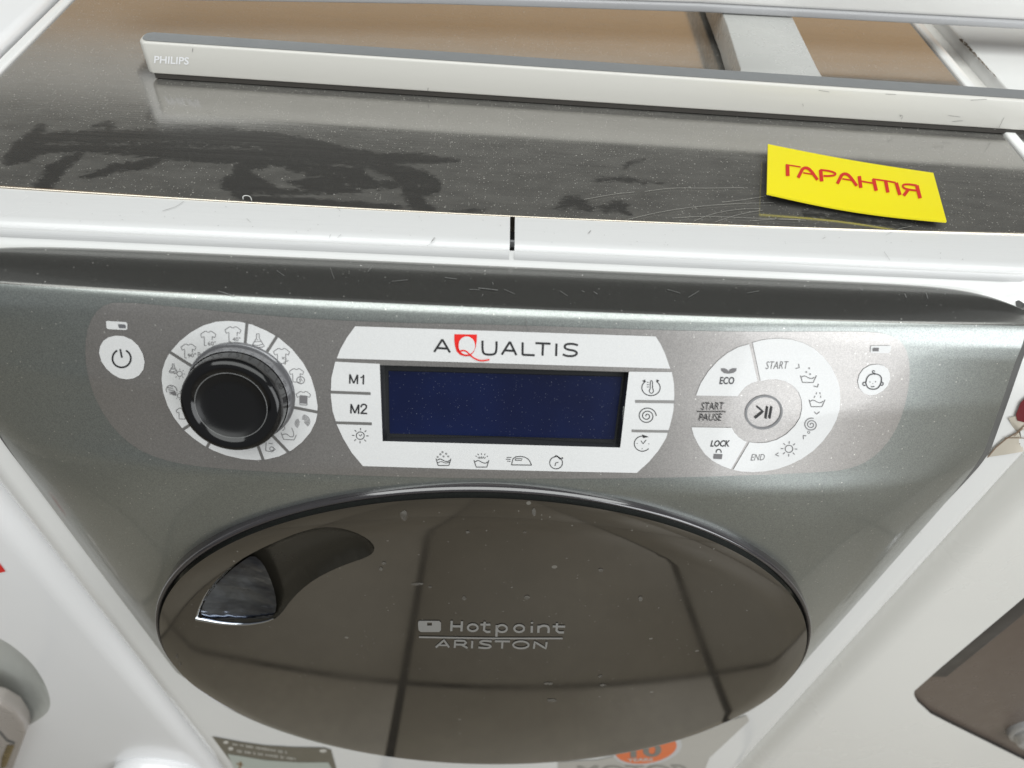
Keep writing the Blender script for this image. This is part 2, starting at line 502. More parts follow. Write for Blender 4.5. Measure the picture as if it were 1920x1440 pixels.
# fascia with an opening behind the display
def grow(poly, d):
    cx = sum(p[0] for p in poly) / len(poly); cy_ = sum(p[1] for p in poly) / len(poly)
    return [(p[0] + math.copysign(d, p[0] - cx), p[1] + math.copysign(d, p[1] - cy_)) for p in poly]
big = grow(DISP, 6)
keep = []
for f in FF:
    c = sum((Vector(FV[i]) for i in f), Vector()) / 4
    if abs(c.x) < .09 and .70 < c.z < .835 and inside(to_px(c), big): continue
    keep.append(f)
fascia = mesh_obj('fascia', FV, keep, M_FASCIA, wm, True)
lipv = [Vector(FV[3 * (NU + 1) + i]) + Vector((0, -.0002, .0003)) for i in range(6, NU - 5)]
tube('fascia_lip', lipv, .00045, simple('beige_lip_glint', (.62, .54, .45), .5, .4, bumpy=.5, var=.5), fascia, 6)  # beige tube paints the light-catching line along the lip
M_TOPBAND = metallic_paint('smoked_top_band', (.19, .188, .178), .22, .06)
fascia.data.materials.append(M_TOPBAND)
kcr = int(np.argmin(np.abs(np.array(dens) - (ks[4] + .0004))))
for pl in fascia.data.polygons:
    if max(pl.vertices) // (NU + 1) <= kcr: pl.material_index = 1
# dark strip painting the shadow gap round the fascia's edge
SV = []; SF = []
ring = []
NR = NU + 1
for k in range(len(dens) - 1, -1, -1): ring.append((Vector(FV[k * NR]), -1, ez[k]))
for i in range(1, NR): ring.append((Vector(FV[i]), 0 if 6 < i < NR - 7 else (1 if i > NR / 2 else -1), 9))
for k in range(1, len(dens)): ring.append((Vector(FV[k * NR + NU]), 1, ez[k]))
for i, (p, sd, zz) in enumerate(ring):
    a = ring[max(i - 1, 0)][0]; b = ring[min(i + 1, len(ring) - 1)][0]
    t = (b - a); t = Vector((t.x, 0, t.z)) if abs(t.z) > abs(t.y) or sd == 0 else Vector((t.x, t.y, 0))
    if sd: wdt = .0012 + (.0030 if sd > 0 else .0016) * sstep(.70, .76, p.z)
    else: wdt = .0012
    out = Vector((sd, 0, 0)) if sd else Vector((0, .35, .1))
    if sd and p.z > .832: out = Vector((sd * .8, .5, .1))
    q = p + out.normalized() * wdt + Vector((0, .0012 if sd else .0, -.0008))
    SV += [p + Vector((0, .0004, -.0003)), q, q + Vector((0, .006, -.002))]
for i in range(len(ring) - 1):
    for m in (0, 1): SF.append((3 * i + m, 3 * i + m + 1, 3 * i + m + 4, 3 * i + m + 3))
gap_shade = mesh_obj('fascia_gap_shade', SV, SF, M_DKLINE, wm, True)

# cabinet: front skin wrapped round the corners, sides, back
def edge_y(x): return -.0025 + .0045 * (x / .25) ** 2
CC = [(-.0262, .8480), (-.0266, .8420), (-.0300, .8345), (-.0430, .8310), (-.0530, .8200), (-.0575, .8000), (-.0585, .7800), (-.0585, .7000), (-.0585, .4), (-.0585, .06)]
CE = [(-.0262, .8480), (-.0300, .8462), (-.0400, .8415), (-.0480, .8345), (-.0540, .8230), (-.0575, .8020), (-.0590, .7800), (-.0590, .7000), (-.0585, .4), (-.0585, .06)]
kk = np.linspace(0, 1, len(CC)); dd = np.linspace(0, 1, 91)
def smc(v):
    v = np.interp(dd, kk, v)
    for _ in range(8): v[1:-1] = .5 * v[1:-1] + .25 * (v[:-2] + v[2:])
    return v
c0, c1, e0, e1 = smc([a[0] for a in CC]), smc([a[1] for a in CC]), smc([a[0] for a in CE]), smc([a[1] for a in CE])
RAD = .024
xsl = list(np.linspace(-HW + RAD, HW - RAD, 60))
cols = [(-HW + RAD - RAD * math.sin(a), RAD - RAD * math.cos(a)) for a in np.linspace(math.pi / 2, .12, 9)] + [(x, 0) for x in xsl] + [(HW - RAD + RAD * math.sin(a), RAD - RAD * math.cos(a)) for a in np.linspace(.12, math.pi / 2, 9)]
BV = []; BF = []
for k in range(len(dd)):
    for x, dy in cols:
        t = sstep(.243, .264, abs(x)) if x > 0 else sstep(.257, .280, abs(x))
        if k == 0: dy2 = dy * .35
        else: dy2 = dy * lerp(.35, 1, sstep(0, .3, dd[k]))
        yb = edge_y(x) * 0
        BV.append((x, lerp(c0[k], e0[k], t) + dy2, lerp(c1[k], e1[k], t)))
nc = len(cols)
for k in range(len(dd) - 1):
    for i in range(nc - 1):
        a = k * nc + i; BF.append((a, a + nc, a + nc + 1, a + 1))
# side walls back to y=.55 and back wall
nb = len(BV)
for k in range(len(dd)): BV += [(-HW, .55, c1[k]), (HW, .55, c1[k])]
for k in range(len(dd) - 1):
    BF.append((k * nc, nb + 2 * k, nb + 2 * k + 2, (k + 1) * nc))
    BF.append((k * nc + nc - 1, (k + 1) * nc + nc - 1, nb + 2 * k + 3, nb + 2 * k + 1))
BF.append((nb, nb + 1, nb + 2 * (len(dd) - 1) + 1, nb + 2 * (len(dd) - 1)))
cabinet = mesh_obj('cabinet', BV, BF, M_WHITE, wm, True)
bsurf = bvh_surf(BV, BF)
for sx in (-1, 1):
    for y in (.02, .5):
        lathe('foot', [(.018, 0), (.02, .004), (.02, .02), (.012, .025), (.012, .07)], (sx * .24, y, .0055), (0, 0, 1), M_RUBBER, wm, 20)

# front trim of the lid: two pieces with a dark gap between
def trim(xa, xb, n):
    prof = lambda x: [(edge_y(x) + .0002, .8475), (edge_y(x), .8502), (-.0205, .8503), (-.0232, .8500), (-.0252, .8490), (-.0264, .8470), (-.0268, .8445), (-.0266, .8428), (-.0240, .8415), (-.0100, .8415)]
    V = []; F = []; xs = np.linspace(xa, xb, n); m = len(prof(0))
    for x in xs:
        cor = sstep(.265, HW, abs(x)) * .010
        for y, z in prof(x):
            V.append((x, y + cor * (1 if y < -.01 else 0), z))
    for i in range(n - 1):
        for k in range(m - 1): F.append((i * m + k, i * m + k + 1, (i + 1) * m + k + 1, (i + 1) * m + k))
    F.append(tuple(range(m))); F.append(tuple((n - 1) * m + k for k in range(m - 1, -1, -1)))
    o = mesh_obj('lid_trim', V, F, M_TRIM, wm, True)
    bm = bmesh.new(); bm.from_mesh(o.data); bmesh.ops.recalc_face_normals(bm, faces=bm.faces); bm.to_mesh(o.data); bm.free()
    o.data.set_sharp_from_angle(angle=math.radians(50))
    return o
trim(-HW, .0013, 40)['label'] = 'left half of the brushed white trim strip'
trim(.0036, HW, 40)['label'] = 'right half of the brushed white trim strip'
box('trim_joint', .0009, .0040, -.0255, -.006, .838, .8436, M_GAP, wm)
box('joint_clip', .0013, .0036, -.0180, -.0165, .8436, .8468, M_SILVERP, wm)
# side strips of the lid and the frame under the plate
box('lid_strip', -HW, -.2905, .0035, .545, .842, .8512, M_WHITE, wm, .0012)
box('lid_strip', .2905, HW, .0035, .545, .842, .8512, M_WHITE, wm, .0012)

# ------------------------------------------------------------------ top plate with wiped dust
NXp, NYp = 520, 250
px_ = np.linspace(-.2900, .2900, NXp + 1)
t_ = np.linspace(0, 1, NYp + 1); ty = np.where(t_ < .72, t_ / .72 * .135, .135 + (t_ - .72) / .28 * .405)
X, T = np.meshgrid(px_, ty)
Y = T + (-.0025 + .0045 * (X / .25) ** 2) * (1 - T / .54) + .0006
plane_top = plane_surf(2, .85, (0, 0, 1))
def P2(x, y):
    p = bp(x, y, 2, .85); return (p.x, p.y)
mask = np.zeros_like(X)
def stroke_mask(pts, wpx, soft=.6, amt=1.0):
    global mask
    for (a, wa), (b, wb) in zip(zip(pts[:-1], wpx[:-1]), zip(pts[1:], wpx[1:])):
        A = P2(*a); B = P2(*b)
        wA = abs(P2(a[0], a[1] - wa / 2)[1] - P2(a[0], a[1] + wa / 2)[1]) / 2; wB = abs(P2(b[0], b[1] - wb / 2)[1] - P2(b[0], b[1] + wb / 2)[1]) / 2
        dx, dy = B[0] - A[0], B[1] - A[1]; L2 = dx * dx + dy * dy + 1e-12
        t = np.clip(((X - A[0]) * dx + (Y - A[1]) * dy) / L2, 0, 1)
        d = np.hypot(X - (A[0] + t * dx), Y - (A[1] + t * dy)); r = wA + (wB - wA) * t
        v = np.clip((r - d) / .0036 * .5 + .5, 0, 1) * amt
        mask = np.maximum(mask, v)
def erase(pts, wpx, amt=1.0):
    global mask
    keepm = mask.copy(); mask = np.zeros_like(X); stroke_mask(pts, wpx, amt=amt); mask = keepm * (1 - mask)
# long smear and its tails, as wiped in the dust
stroke_mask([(40, 290), (75, 262), (110, 258), (200, 256), (300, 258), (420, 260), (500, 264), (570, 276), (640, 290), (700, 296), (780, 296), (860, 300)], [34, 26, 26, 32, 34, 34, 38, 38, 34, 24, 22, 6])
stroke_mask([(60, 280), (150, 275), (260, 280), (380, 290), (480, 292), (560, 298), (650, 300), (700, 305)], [20, 18, 24, 28, 30, 30, 26, 16])
stroke_mask([(55, 262), (78, 235)], [22, 10])
stroke_mask([(25, 300), (45, 270)], [20, 26])
stroke_mask([(175, 236), (195, 232), (212, 238)], [8, 14, 8])
stroke_mask([(145, 290), (110, 310), (90, 335), (78, 350)], [16, 24, 24, 22], amt=.9)
stroke_mask([(290, 300), (260, 310), (220, 312), (190, 322), (160, 330)], [16, 18, 18, 16, 10])
stroke_mask([(282, 190), (290, 215), (330, 240), (420, 245)], [8, 22, 30, 34], amt=.62)
stroke_mask([(470, 310), (465, 335), (455, 360)], [36, 34, 26])
stroke_mask([(450, 340), (520, 350), (600, 345), (680, 345), (760, 335)], [40, 34, 34, 34, 26])
stroke_mask([(470, 372), (560, 378), (660, 385), (740, 388)], [16, 18, 18, 12])
stroke_mask([(680, 310), (740, 320), (790, 330), (806, 345), (800, 355)], [34, 30, 24, 28, 26])
stroke_mask([(770, 350), (785, 385), (808, 392)], [24, 22, 10])
stroke_mask([(560, 312), (640, 320), (700, 330)], [28, 30, 26])
stroke_mask([(850, 398), (905, 392)], [7, 5])
stroke_mask([(1170, 315), (1185, 303), (1210, 298)], [8, 10, 6], amt=.8)
stroke_mask([(1120, 336), (1170, 334), (1240, 343)], [10, 16, 6], amt=.8)
stroke_mask([(1055, 385), (1075, 376), (1100, 388)], [18, 26, 20], amt=.8)
stroke_mask([(1130, 392), (1160, 385), (1175, 398)], [14, 26, 14], amt=.8)
stroke_mask([(1370, 275), (1400, 287), (1430, 290)], [4, 7, 3], amt=.7)
stroke_mask([(1340, 300), (1360, 296)], [6, 5], amt=.7)
stroke_mask([(1510, 400), (1600, 410), (1700, 425)], [16, 18, 12], amt=.7)
erase([(482, 322), (510, 326), (560, 329)], [10, 16, 10], .85)
erase([(505, 335), (530, 348), (560, 352)], [10, 14, 8], .8)
erase([(690, 322), (715, 332), (735, 334)], [10, 14, 6], .8)
erase([(650, 345), (690, 357), (720, 350)], [8, 10, 6], .6)
erase([(70, 266), (140, 265)], [5, 3], .6)
erase([(215, 268), (280, 264), (350, 266), (420, 270), (480, 274)], [5, 4, 3, 4, 8], .6)
erase([(545, 298), (600, 308), (690, 312)], [4, 4, 3], .5)
VV = np.stack([X.ravel(), Y.ravel(), np.full(X.size, .8496)], 1)
pf = []
n1 = NXp + 1
idx = np.arange(NXp * NYp); r_, c_ = idx // NXp, idx % NXp; a_ = r_ * n1 + c_
quads = np.stack([a_, a_ + 1, a_ + n1 + 1, a_ + n1], 1)
me = bpy.data.meshes.new('top_plate')
me.vertices.add(len(VV)); me.vertices.foreach_set('co', VV.ravel())
me.loops.add(quads.size); me.loops.foreach_set('vertex_index', quads.ravel())
me.polygons.add(len(quads)); me.polygons.foreach_set('loop_start', np.arange(0, quads.size, 4)); 
me.update(calc_edges=True)
at = me.attributes.new('wipe', 'FLOAT', 'POINT'); at.data.foreach_set('value', mask.ravel())
me.materials.append(M_PLATE)
plate = bpy.data.objects.new('top_plate', me); COL.objects.link(plate); plate.parent = wm
# folded bright front edge of the plate
M_EDGE = simple('bright_steel_edge', (.75, .68, .58), .25, 1.0)
prev = [Vector((x, edge_y(x) - .0002, .8503)) for x in np.linspace(-.2895, .2895, 60)]
tube('plate_edge', prev, lambda t: .0005 + .0004 * abs(2 * t - 1), M_EDGE, plate, 6)

# ------------------------------------------------------------------ control panel film and prints
O1, O2, O3 = .0003, .0006, .0008
z1 = lambda x, y: (150 + x / 3.84, 560 + y / 3.84)
z2 = lambda x, y: (600 + x / 2.743, 580 + y / 2.743)
z3 = lambda x, y: (1260 + x / 3.84, 600 + y / 3.84)
panel_out = [(300, 572), (500, 592), (700, 604), (960, 609), (1200, 618), (1400, 622), (1560, 621), (1640, 622), (1668, 628), (1690, 640), (1702, 662), (1706, 700), (1700, 745), (1685, 795), (1660, 835), (1630, 862), (1600, 876), (1560, 884), (1400, 891), (1200, 896), (1000, 897), (800, 895), (560, 887), (440, 880), (360, 873), (300, 860), (255, 840), (215, 805), (185, 760), (168, 715), (160, 670), (162, 625), (175, 590), (200, 568), (240, 567)]
panel = decal('control_panel', [smooth_poly(panel_out, True, 1), DISP], fsurf, O1, M_PANEL, wm, 12, 9)
# display: recess walls, black mask, blue screen
dc = [fsurf(*p) for p in DISP]
nD = sum((n for p, n in dc), Vector()).normalized()
top4 = [p + n * O2 for p, n in dc]
pts = resample(DISP, 14, True)
tops = [fsurf(*p)[0] + nD * .0006 for p in pts]
c3 = sum(tops, Vector()) / len(tops)
DEP = .0055
cw = [(t + (c3 - t).normalized() * .0012) - nD * DEP for t in tops]
# flat floor
fl = [t - nD * ((t - (c3 - nD * DEP)).dot(nD)) for t in cw]
n = len(tops); dsp = bpy.data.objects.new('display', None)
bpy.data.objects.remove(dsp)
display = mesh_obj('display', tops + fl, [(i, (i + 1) % n, n + (i + 1) % n, n + i) for i in range(n)] + [tuple(range(n, 2 * n))], simple('display_mask', (.022, .023, .025), .25), wm)
fc = c3 - nD * DEP
def fl_surf(x, y):
    d = ray(x, y); return CAM + d * ((fc - CAM).dot(nD) / d.dot(nD)), nD
decal('lcd_screen', [[(729, 695), (1166, 706), (1151, 823), (731, 812)]], fl_surf, .0004, M_LCD, display, 0, 40)
# central emblem
top_piece = [z2(182, 85), z2(1725, 137), z2(1752, 180), z2(1775, 230), z2(1800, 303), z2(88, 250), z2(105, 205), z2(140, 142)]
low = [z2(80, 267), z2(308, 278), z2(323, 675), z2(1543, 708), z2(1588, 318), z2(1808, 320), z2(1819, 380), z2(1821, 440), z2(1816, 520), z2(1800, 590), z2(1778, 660), z2(1740, 722), z2(1690, 782), z2(1628, 838), z2(1300, 832), z2(800, 820), z2(222, 803), z2(165, 735), z2(120, 660), z2(88, 590), z2(66, 520), z2(57, 440), z2(60, 350)]
decal('emblem_print', [top_piece], fsurf, O2, M_PRINTW, panel, 14, 10)
decal('emblem_print', [low], fsurf, O2, M_PRINTW, panel, 14, 10)
for q in ([(55, 415), (262, 423), (262, 437), (55, 429)], [(76, 572), (268, 578), (268, 592), (80, 586)], [(1620, 463), (1824, 465), (1824, 480), (1620, 477)], [(1602, 615), (1797, 618), (1792, 631), (1602, 628)]):
    k = Ink(); k.fill([z2(*p) for p in q]); k.build('groove_print', fsurf, O3, M_GREYP, panel)
# lettering AQUALTIS
k = Ink(); Wd = 3.8
def Z(*a): return [z2(*p) for p in a]
k.stroke(Z((588, 216), (630, 152)), Wd); k.stroke(Z((630, 152), (669, 219)), Wd); k.stroke(Z((605, 196), (655, 199)), Wd)
k.stroke(smooth_poly(Z((836, 158), (836, 205), (842, 226), (870, 231), (900, 228), (908, 208), (908, 162)), False, 2), Wd)
k.stroke(Z((935, 230), (977, 164)), Wd); k.stroke(Z((977, 164), (1010, 233)), Wd); k.stroke(Z((952, 208), (996, 211)), Wd)
k.stroke(Z((1042, 167), (1042, 232)), Wd); k.stroke(Z((1042, 231), (1104, 233)), Wd)
k.stroke(Z((1108, 171), (1185, 174)), Wd); k.stroke(Z((1147, 173), (1144, 235)), Wd)
k.stroke(Z((1216, 173), (1214, 237)), Wd)
k.stroke(smooth_poly(Z((1326, 182), (1300, 174), (1262, 176), (1256, 195), (1275, 205), (1308, 209), (1324, 222), (1310, 236), (1275, 239), (1248, 229)), False, 2), Wd)
k.build('name_lettering', fsurf, O3, M_INK, panel)
k = Ink()
k.fill(Z((692, 125), (808, 127), (806, 160), (801, 192), (790, 218), (772, 236), (748, 239), (722, 232), (704, 215), (695, 185), (691, 155)))
k.build('red_crest', fsurf, O3, M_RED, panel)
k = Ink(); k.disc(z2(755, 183), 15.6, 17.2, 28); k.build('crest_hollow', fsurf, O3 + .0002, M_PRINTW, panel)
k = Ink(); k.stroke(smooth_poly(Z((716, 214), (735, 206), (756, 212), (776, 234), (800, 252), (832, 262), (872, 254)), False, 2), 2.6)
k.arc(z2(755, 183), 15.9, 17.4, 70, 200, 1.6); k.build('red_tail', fsurf, O3 + .0004, M_RED, panel)
# M1 M2 and icons of the emblem
k = Ink()
for mx_, my_ in ((152, 330), (158, 483)):
    k.stroke(Z((mx_ + 3, my_ + 49), (mx_ + 4, my_)), 2.8); k.stroke(Z((mx_ + 4, my_ + 1), (mx_ + 23, my_ + 47)), 2.6); k.stroke(Z((mx_ + 23, my_ + 47), (mx_ + 43, my_ + 3)), 2.6); k.stroke(Z((mx_ + 43, my_ + 3), (mx_ + 42, my_ + 51)), 2.8)
k.stroke(Z((224, 383), (226, 334)), 2.8); k.stroke(Z((226, 336), (220, 345), (210, 348)), 2.2)
k.stroke(smooth_poly(Z((212, 500), (216, 488), (229, 484), (241, 491), (240, 504), (224, 518), (212, 532)), False, 2), 2.7); k.stroke(Z((210, 531), (244, 532)), 2.7)
k.build('button_lettering', fsurf, O3, M_INK, panel)
def icon(name, build, mat=M_INK, off=O3):
    q = Ink(); build(q); return q.build(name, fsurf, off, mat, panel)
def sun(q, c, r=7.5, w=1.3, n=8, r1=11, r2=15.5, tick=True):
    q.arc(c, r, r * .93, 0, 360, w)
    for i in range(n):
        q.stroke([el(c, r1, r1 * .93, i * 360 / n + 2), el(c, r2, r2 * .93, i * 360 / n + 2)], w)
    if tick: q.stroke([(c[0] - 2.5, c[1] - 2), (c[0], c[1] + 1), (c[0] + 3, c[1] - 2.5)], w)
icon('sun_clock_icon', lambda q: sun(q, z2(209, 646)))
def thermo(q):
    c = z2(1701, 400); q.arc(c, 17.2, 14.8, -55, 235, 1.5)
    q.fill(Z((1728, 358), (1744, 362), (1732, 374))); q.fill(Z((1672, 358), (1656, 364), (1670, 374)))
    q.stroke(smooth_poly(Z((1697, 405), (1697, 368), (1703, 362), (1709, 368), (1709, 405), (1716, 418), (1703, 432), (1690, 418), (1697, 405)), False, 1), 1.3)
    for y in (372, 384, 396): q.stroke(Z((1680, y), (1690, y)), 1)
icon('thermometer_icon', thermo)
def spiral(q, c, r0, r1, a0, a1, w, sy=.93):
    q.stroke([el(c, r0 + (r1 - r0) * i / 70, (r0 + (r1 - r0) * i / 70) * sy, a0 + (a1 - a0) * i / 70) for i in range(71)], w)
icon('spin_icon', lambda q: spiral(q, z2(1680, 545), 1.5, 17.5, 160, 160 + 900 + 20, 1.5))
def clock(q):
    c = z2(1657, 687); q.arc(c, 15.2, 14.2, 40, 300, 1.4); q.fill(Z((1655, 640), (1690, 652), (1660, 658)))
    q.stroke(Z((1650, 672), (1660, 688), (1676, 668)), 1.3)
    for p in ((1630, 686), (1690, 688), (1656, 713)): q.disc(z2(*p), .8, .8, 8)
icon('delay_icon', clock)
def basin(q, c, s=1.0, w=1.3, slant=0):
    x, y = c
    q.stroke([(x - 14 * s, y - 6 * s), (x - 10 * s, y + 7 * s), (x + 10 * s, y + 7 * s), (x + 14 * s + slant, y - 6 * s)], w)
    q.stroke(smooth_poly([(x - 12 * s, y - 3 * s), (x - 6 * s, y - 6 * s), (x + 2 * s, y - 1 * s), (x + 8 * s, y), (x + 12 * s, y - 3 * s)], False, 2), w)
def wash(q):
    c = z2(636, 780); basin(q, c)
    q.stroke(smooth_poly([(c[0] - 11, c[1] + 2), (c[0] - 4, c[1] - 1), (c[0] + 4, c[1] + 3), (c[0] + 11, c[1] + 1)], False, 2), 1)
    for dx, dy in ((-11, -9), (0, -10), (9, -10), (-2, -18), (5, -15), (-6, -14)): q.arc((c[0] + dx, c[1] + dy), 1.4, 1.3, 0, 360, .8, 8)
icon('wash_icon', wash)
def rinse(q):
    c = z2(831, 788); basin(q, c)
    for a, b in (((-2, -9), (-7, -18)), ((2, -9), (7, -18)), ((0, -9), (0, -19)), ((-4, -9), (-11, -14)), ((5, -9), (12, -14))):
        q.stroke([(c[0] + a[0], c[1] + a[1]), (c[0] + (a[0] * .6 + b[0] * .4), c[1] + (a[1] * .6 + b[1] * .4))], 1.2); q.stroke([(c[0] + (a[0] * .3 + b[0] * .7), c[1] + (a[1] * .3 + b[1] * .7)), (c[0] + b[0], c[1] + b[1])], 1.2)
icon('rinse_icon', rinse)
def iron(q):
    q.stroke(smooth_poly(Z((985, 796), (995, 755), (1045, 752), (1075, 768), (1088, 797)), False, 1), 1.4); q.stroke(Z((985, 796), (1088, 797)), 1.4)
    q.stroke(Z((1003, 772), (1008, 763), (1040, 764), (1036, 773), (1003, 772)), 1.1)
    q.stroke(Z((960, 758), (985, 758)), 1.1); q.stroke(Z((956, 767), (980, 768)), 1.1); q.stroke(Z((963, 777), (980, 778)), 1.1)
icon('iron_icon', iron)
def timer(q):
    c = z2(1214, 785); q.arc(c, 12, 11.5, 0, 360, 1.4); q.stroke(Z((1208, 802), (1212, 786), (1226, 782)), 1.3)
    q.stroke(Z((1206, 758), (1212, 748), (1222, 750), (1226, 760)), 1.4); q.disc(z2(1246, 761), 1.6, 1.6, 8); q.stroke(Z((1226, 756), (1236, 768)), 2)
icon('timer_icon', timer)

def circle_px(cpx, r, n=48, a0=0, a1=360):
    """a true circle lying in the surface's tangent plane, returned as camera pixels"""
    p, nn = fsurf(*cpx); u = Vector((1, 0, 0)); u = (u - nn * u.dot(nn)).normalized(); w = nn.cross(u)
    return [to_px(p + u * r * math.cos(math.radians(a0 + (a1 - a0) * i / n)) + w * r * math.sin(math.radians(a0 + (a1 - a0) * i / n))) for i in range(n)]
# ring round the knob
KCP = (454.4, 734.5)
K0, KN = fsurf(*KCP)
KN = Vector((0, -math.cos(math.radians(25)), math.sin(math.radians(25))))
outer = []
for q in [(592, 580), (598, 510), (618, 445), (650, 385), (720, 305), (800, 240), (890, 190), (980, 163), (1060, 157), (1150, 162), (1240, 183), (1340, 225), (1430, 275), (1530, 360), (1610, 460), (1665, 560), (1698, 670), (1713, 770), (1712, 820), (1700, 880), (1660, 960), (1600, 1030), (1530, 1085), (1440, 1130), (1350, 1152), (1270, 1158), (1170, 1150), (1060, 1125), (970, 1092), (900, 1055), (820, 1000), (745, 935), (680, 850), (635, 765), (603, 670)]: outer.append(z1(*q))
ringd = decal('dial_print', [outer, circle_px(KCP, .0225)], fsurf, O2, M_PRINTW, panel, 12, 8)
k = Ink()
for a, b in (((1207, 165), (1186, 400)), ((1425, 262), (1300, 455)), ((1716, 812), (1490, 768)), ((1512, 1108), (1380, 970)), ((1325, 1160), (1270, 1010)), ((640, 372), (850, 505)), ((742, 940), (830, 880)), ((918, 1068), (960, 990))):
    k = Ink(); k.stroke([z1(*a), z1(*b)], 5.2); k.build('dial_divider', fsurf, O3, M_GREYP, panel)
def shirt(q, c, s, w=1.1, cut=False):
    x, y = c
    pts = [(x + a * s, y + b * s) for a, b in ((-1, -.55), (-.5, -.9), (-.25, -.95), (-.12, -.82), (.12, -.82), (.25, -.95), (.5, -.9), (1, -.5), (.85, -.12), (.52, -.25))]
    left = [(x + a * s, y + b * s) for a, b in ((-1, -.55), (-.85, -.12), (-.52, -.25), (-.5, .9), (-.25 if cut else .5, .93 if cut else .95))]
    q.stroke(pts, w); q.stroke(left, w)
    q.stroke([(x + .52 * s, y - .25 * s), (x + .5 * s, y + (.2 if cut else .95) * s)], w)
g1 = M_INKG
icon('shirt_ninety_icon', lambda q: (shirt(q, z1(786, 372), 14, 1.1, True), q.text('90°', [z1(780, 390), z1(840, 386), z1(842, 415), z1(782, 420)]), q.text('P', [z1(852, 380), z1(872, 380), z1(872, 412), z1(852, 412)])), g1)
icon('shirt_sixty_icon', lambda q: (shirt(q, z1(928, 282), 14.5, 1.1, True), q.text('60°', [z1(924, 302), z1(982, 302), z1(984, 332), z1(926, 332)])), g1)
icon('shirt_forty_icon', lambda q: (shirt(q, z1(1106, 252), 15, 1.1, True), q.text('40°', [z1(1102, 272), z1(1160, 272), z1(1162, 302), z1(1104, 302)])), g1)
def flask(q, c, s=1.0, sunny=False):
    x, y = c
    q.stroke([(x - 2.5 * s, y - 12 * s), (x - 2.5 * s, y - 4 * s), (x - 10 * s, y + 8 * s), (x - 11 * s, y + 11 * s), (x - 6 * s, y + 13 * s), (x + 8 * s, y + 13 * s), (x + 12 * s, y + 11 * s), (x + 10 * s, y + 8 * s), (x + 2.5 * s, y - 4 * s), (x + 2.5 * s, y - 12 * s), (x - 2.5 * s, y - 12 * s)], 1.2)
    q.stroke([(x - 10 * s, y + 8 * s), (x, y + 10 * s), (x + 10 * s, y + 7 * s)], 1.1); q.stroke([(x - 6 * s, y + 3 * s), (x + 7 * s, y + 2 * s)], 1)
    q.disc((x - .5, y - 1 * s), 1, 1, 8)
icon('flask_icon', lambda q: flask(q, z1(1285, 295)), g1)
def flask_sun(q):
    flask(q, z1(676, 495), .68); sun(q, z1(722, 536), 5, 1, 8, 7.4, 10.5, False)
icon('flask_sun_icon', flask_sun, g1)
def shell_sun(q):
    c = z1(665, 655); q.arc(c, 10.5, 9, 120, 330, 1.3, rot=35)
    for i in range(5): q.stroke([(c[0] - 8 + i * 1.0, c[1] - 5 + i * 3), (c[0] + 2 + i * 1.6, c[1] - 7 + i * 3.2)], 1.1)
    q.fill([z1(648, 668), z1(690, 658), z1(702, 690), z1(676, 690)])
    sun(q, z1(724, 692), 4.6, 1, 8, 6.8, 9, False)
icon('cotton_sun_icon', shell_sun, g1)
icon('small_shirt_icon', lambda q: shirt(q, z1(740, 822), 11), g1)
icon('delicate_shirt_icon', lambda q: (shirt(q, z1(1455, 408), 15), q.stroke([z1(1458, 415), z1(1476, 432)], 1), q.stroke([z1(1476, 415), z1(1458, 432)], 1), q.stroke([z1(1488, 425), z1(1480, 470)], 1), q.stroke([z1(1470, 455), z1(1505, 440)], 1)), g1)
icon('mixed_shirt_icon', lambda q: (shirt(q, z1(1562, 548), 13.5), q.arc(z1(1592, 582), 7.2, 6.6, 0, 360, 1.4), q.stroke([z1(1582, 575), z1(1592, 590)], 1), q.stroke([z1(1596, 570), z1(1604, 590)], 1)), g1)
icon('dark_shirt_icon', lambda q: (shirt(q, z1(1612, 712), 13.5), q.fill([z1(1588, 690), z1(1640, 695), z1(1634, 752), z1(1586, 748)])), g1)
def wool(q):
    c = z1(1605, 870)
    for i in range(5): q.arc((c[0] + 1, c[1] + 2), 4 + i * 2.2, 4 + i * 2, -110 + i * 6, 50, 1.0, 14)
    for i in range(4): q.arc((c[0] - 4, c[1] + 6), 3 + i * 2.2, 3 + i * 2, 120, 250, 1.0, 10)
icon('wool_icon', wool, g1)
icon('hand_wash_icon', lambda q: (q.stroke([z1(1452, 960), z1(1470, 1008), z1(1545, 1012), z1(1562, 975)], 1.2), q.stroke(smooth_poly([z1(1460, 975), z1(1490, 965), z1(1515, 990), z1(1540, 990), z1(1545, 965), z1(1528, 925)], False, 2), 1.2), q.stroke([z1(1478, 915), z1(1478, 935)], 1.1), q.stroke([z1(1462, 945), z1(1474, 936)], 1.1)), g1)
icon('mixed_load_icon', lambda q: (q.stroke([z1(1345, 1030), z1(1342, 1090), z1(1385, 1098), z1(1412, 1080), z1(1385, 1060)], 1.2), q.stroke([z1(1362, 1035), z1(1392, 1040)], 1.1), q.arc(z1(1385, 1075), 4, 3.6, 0, 360, 1.1, 12)), g1)

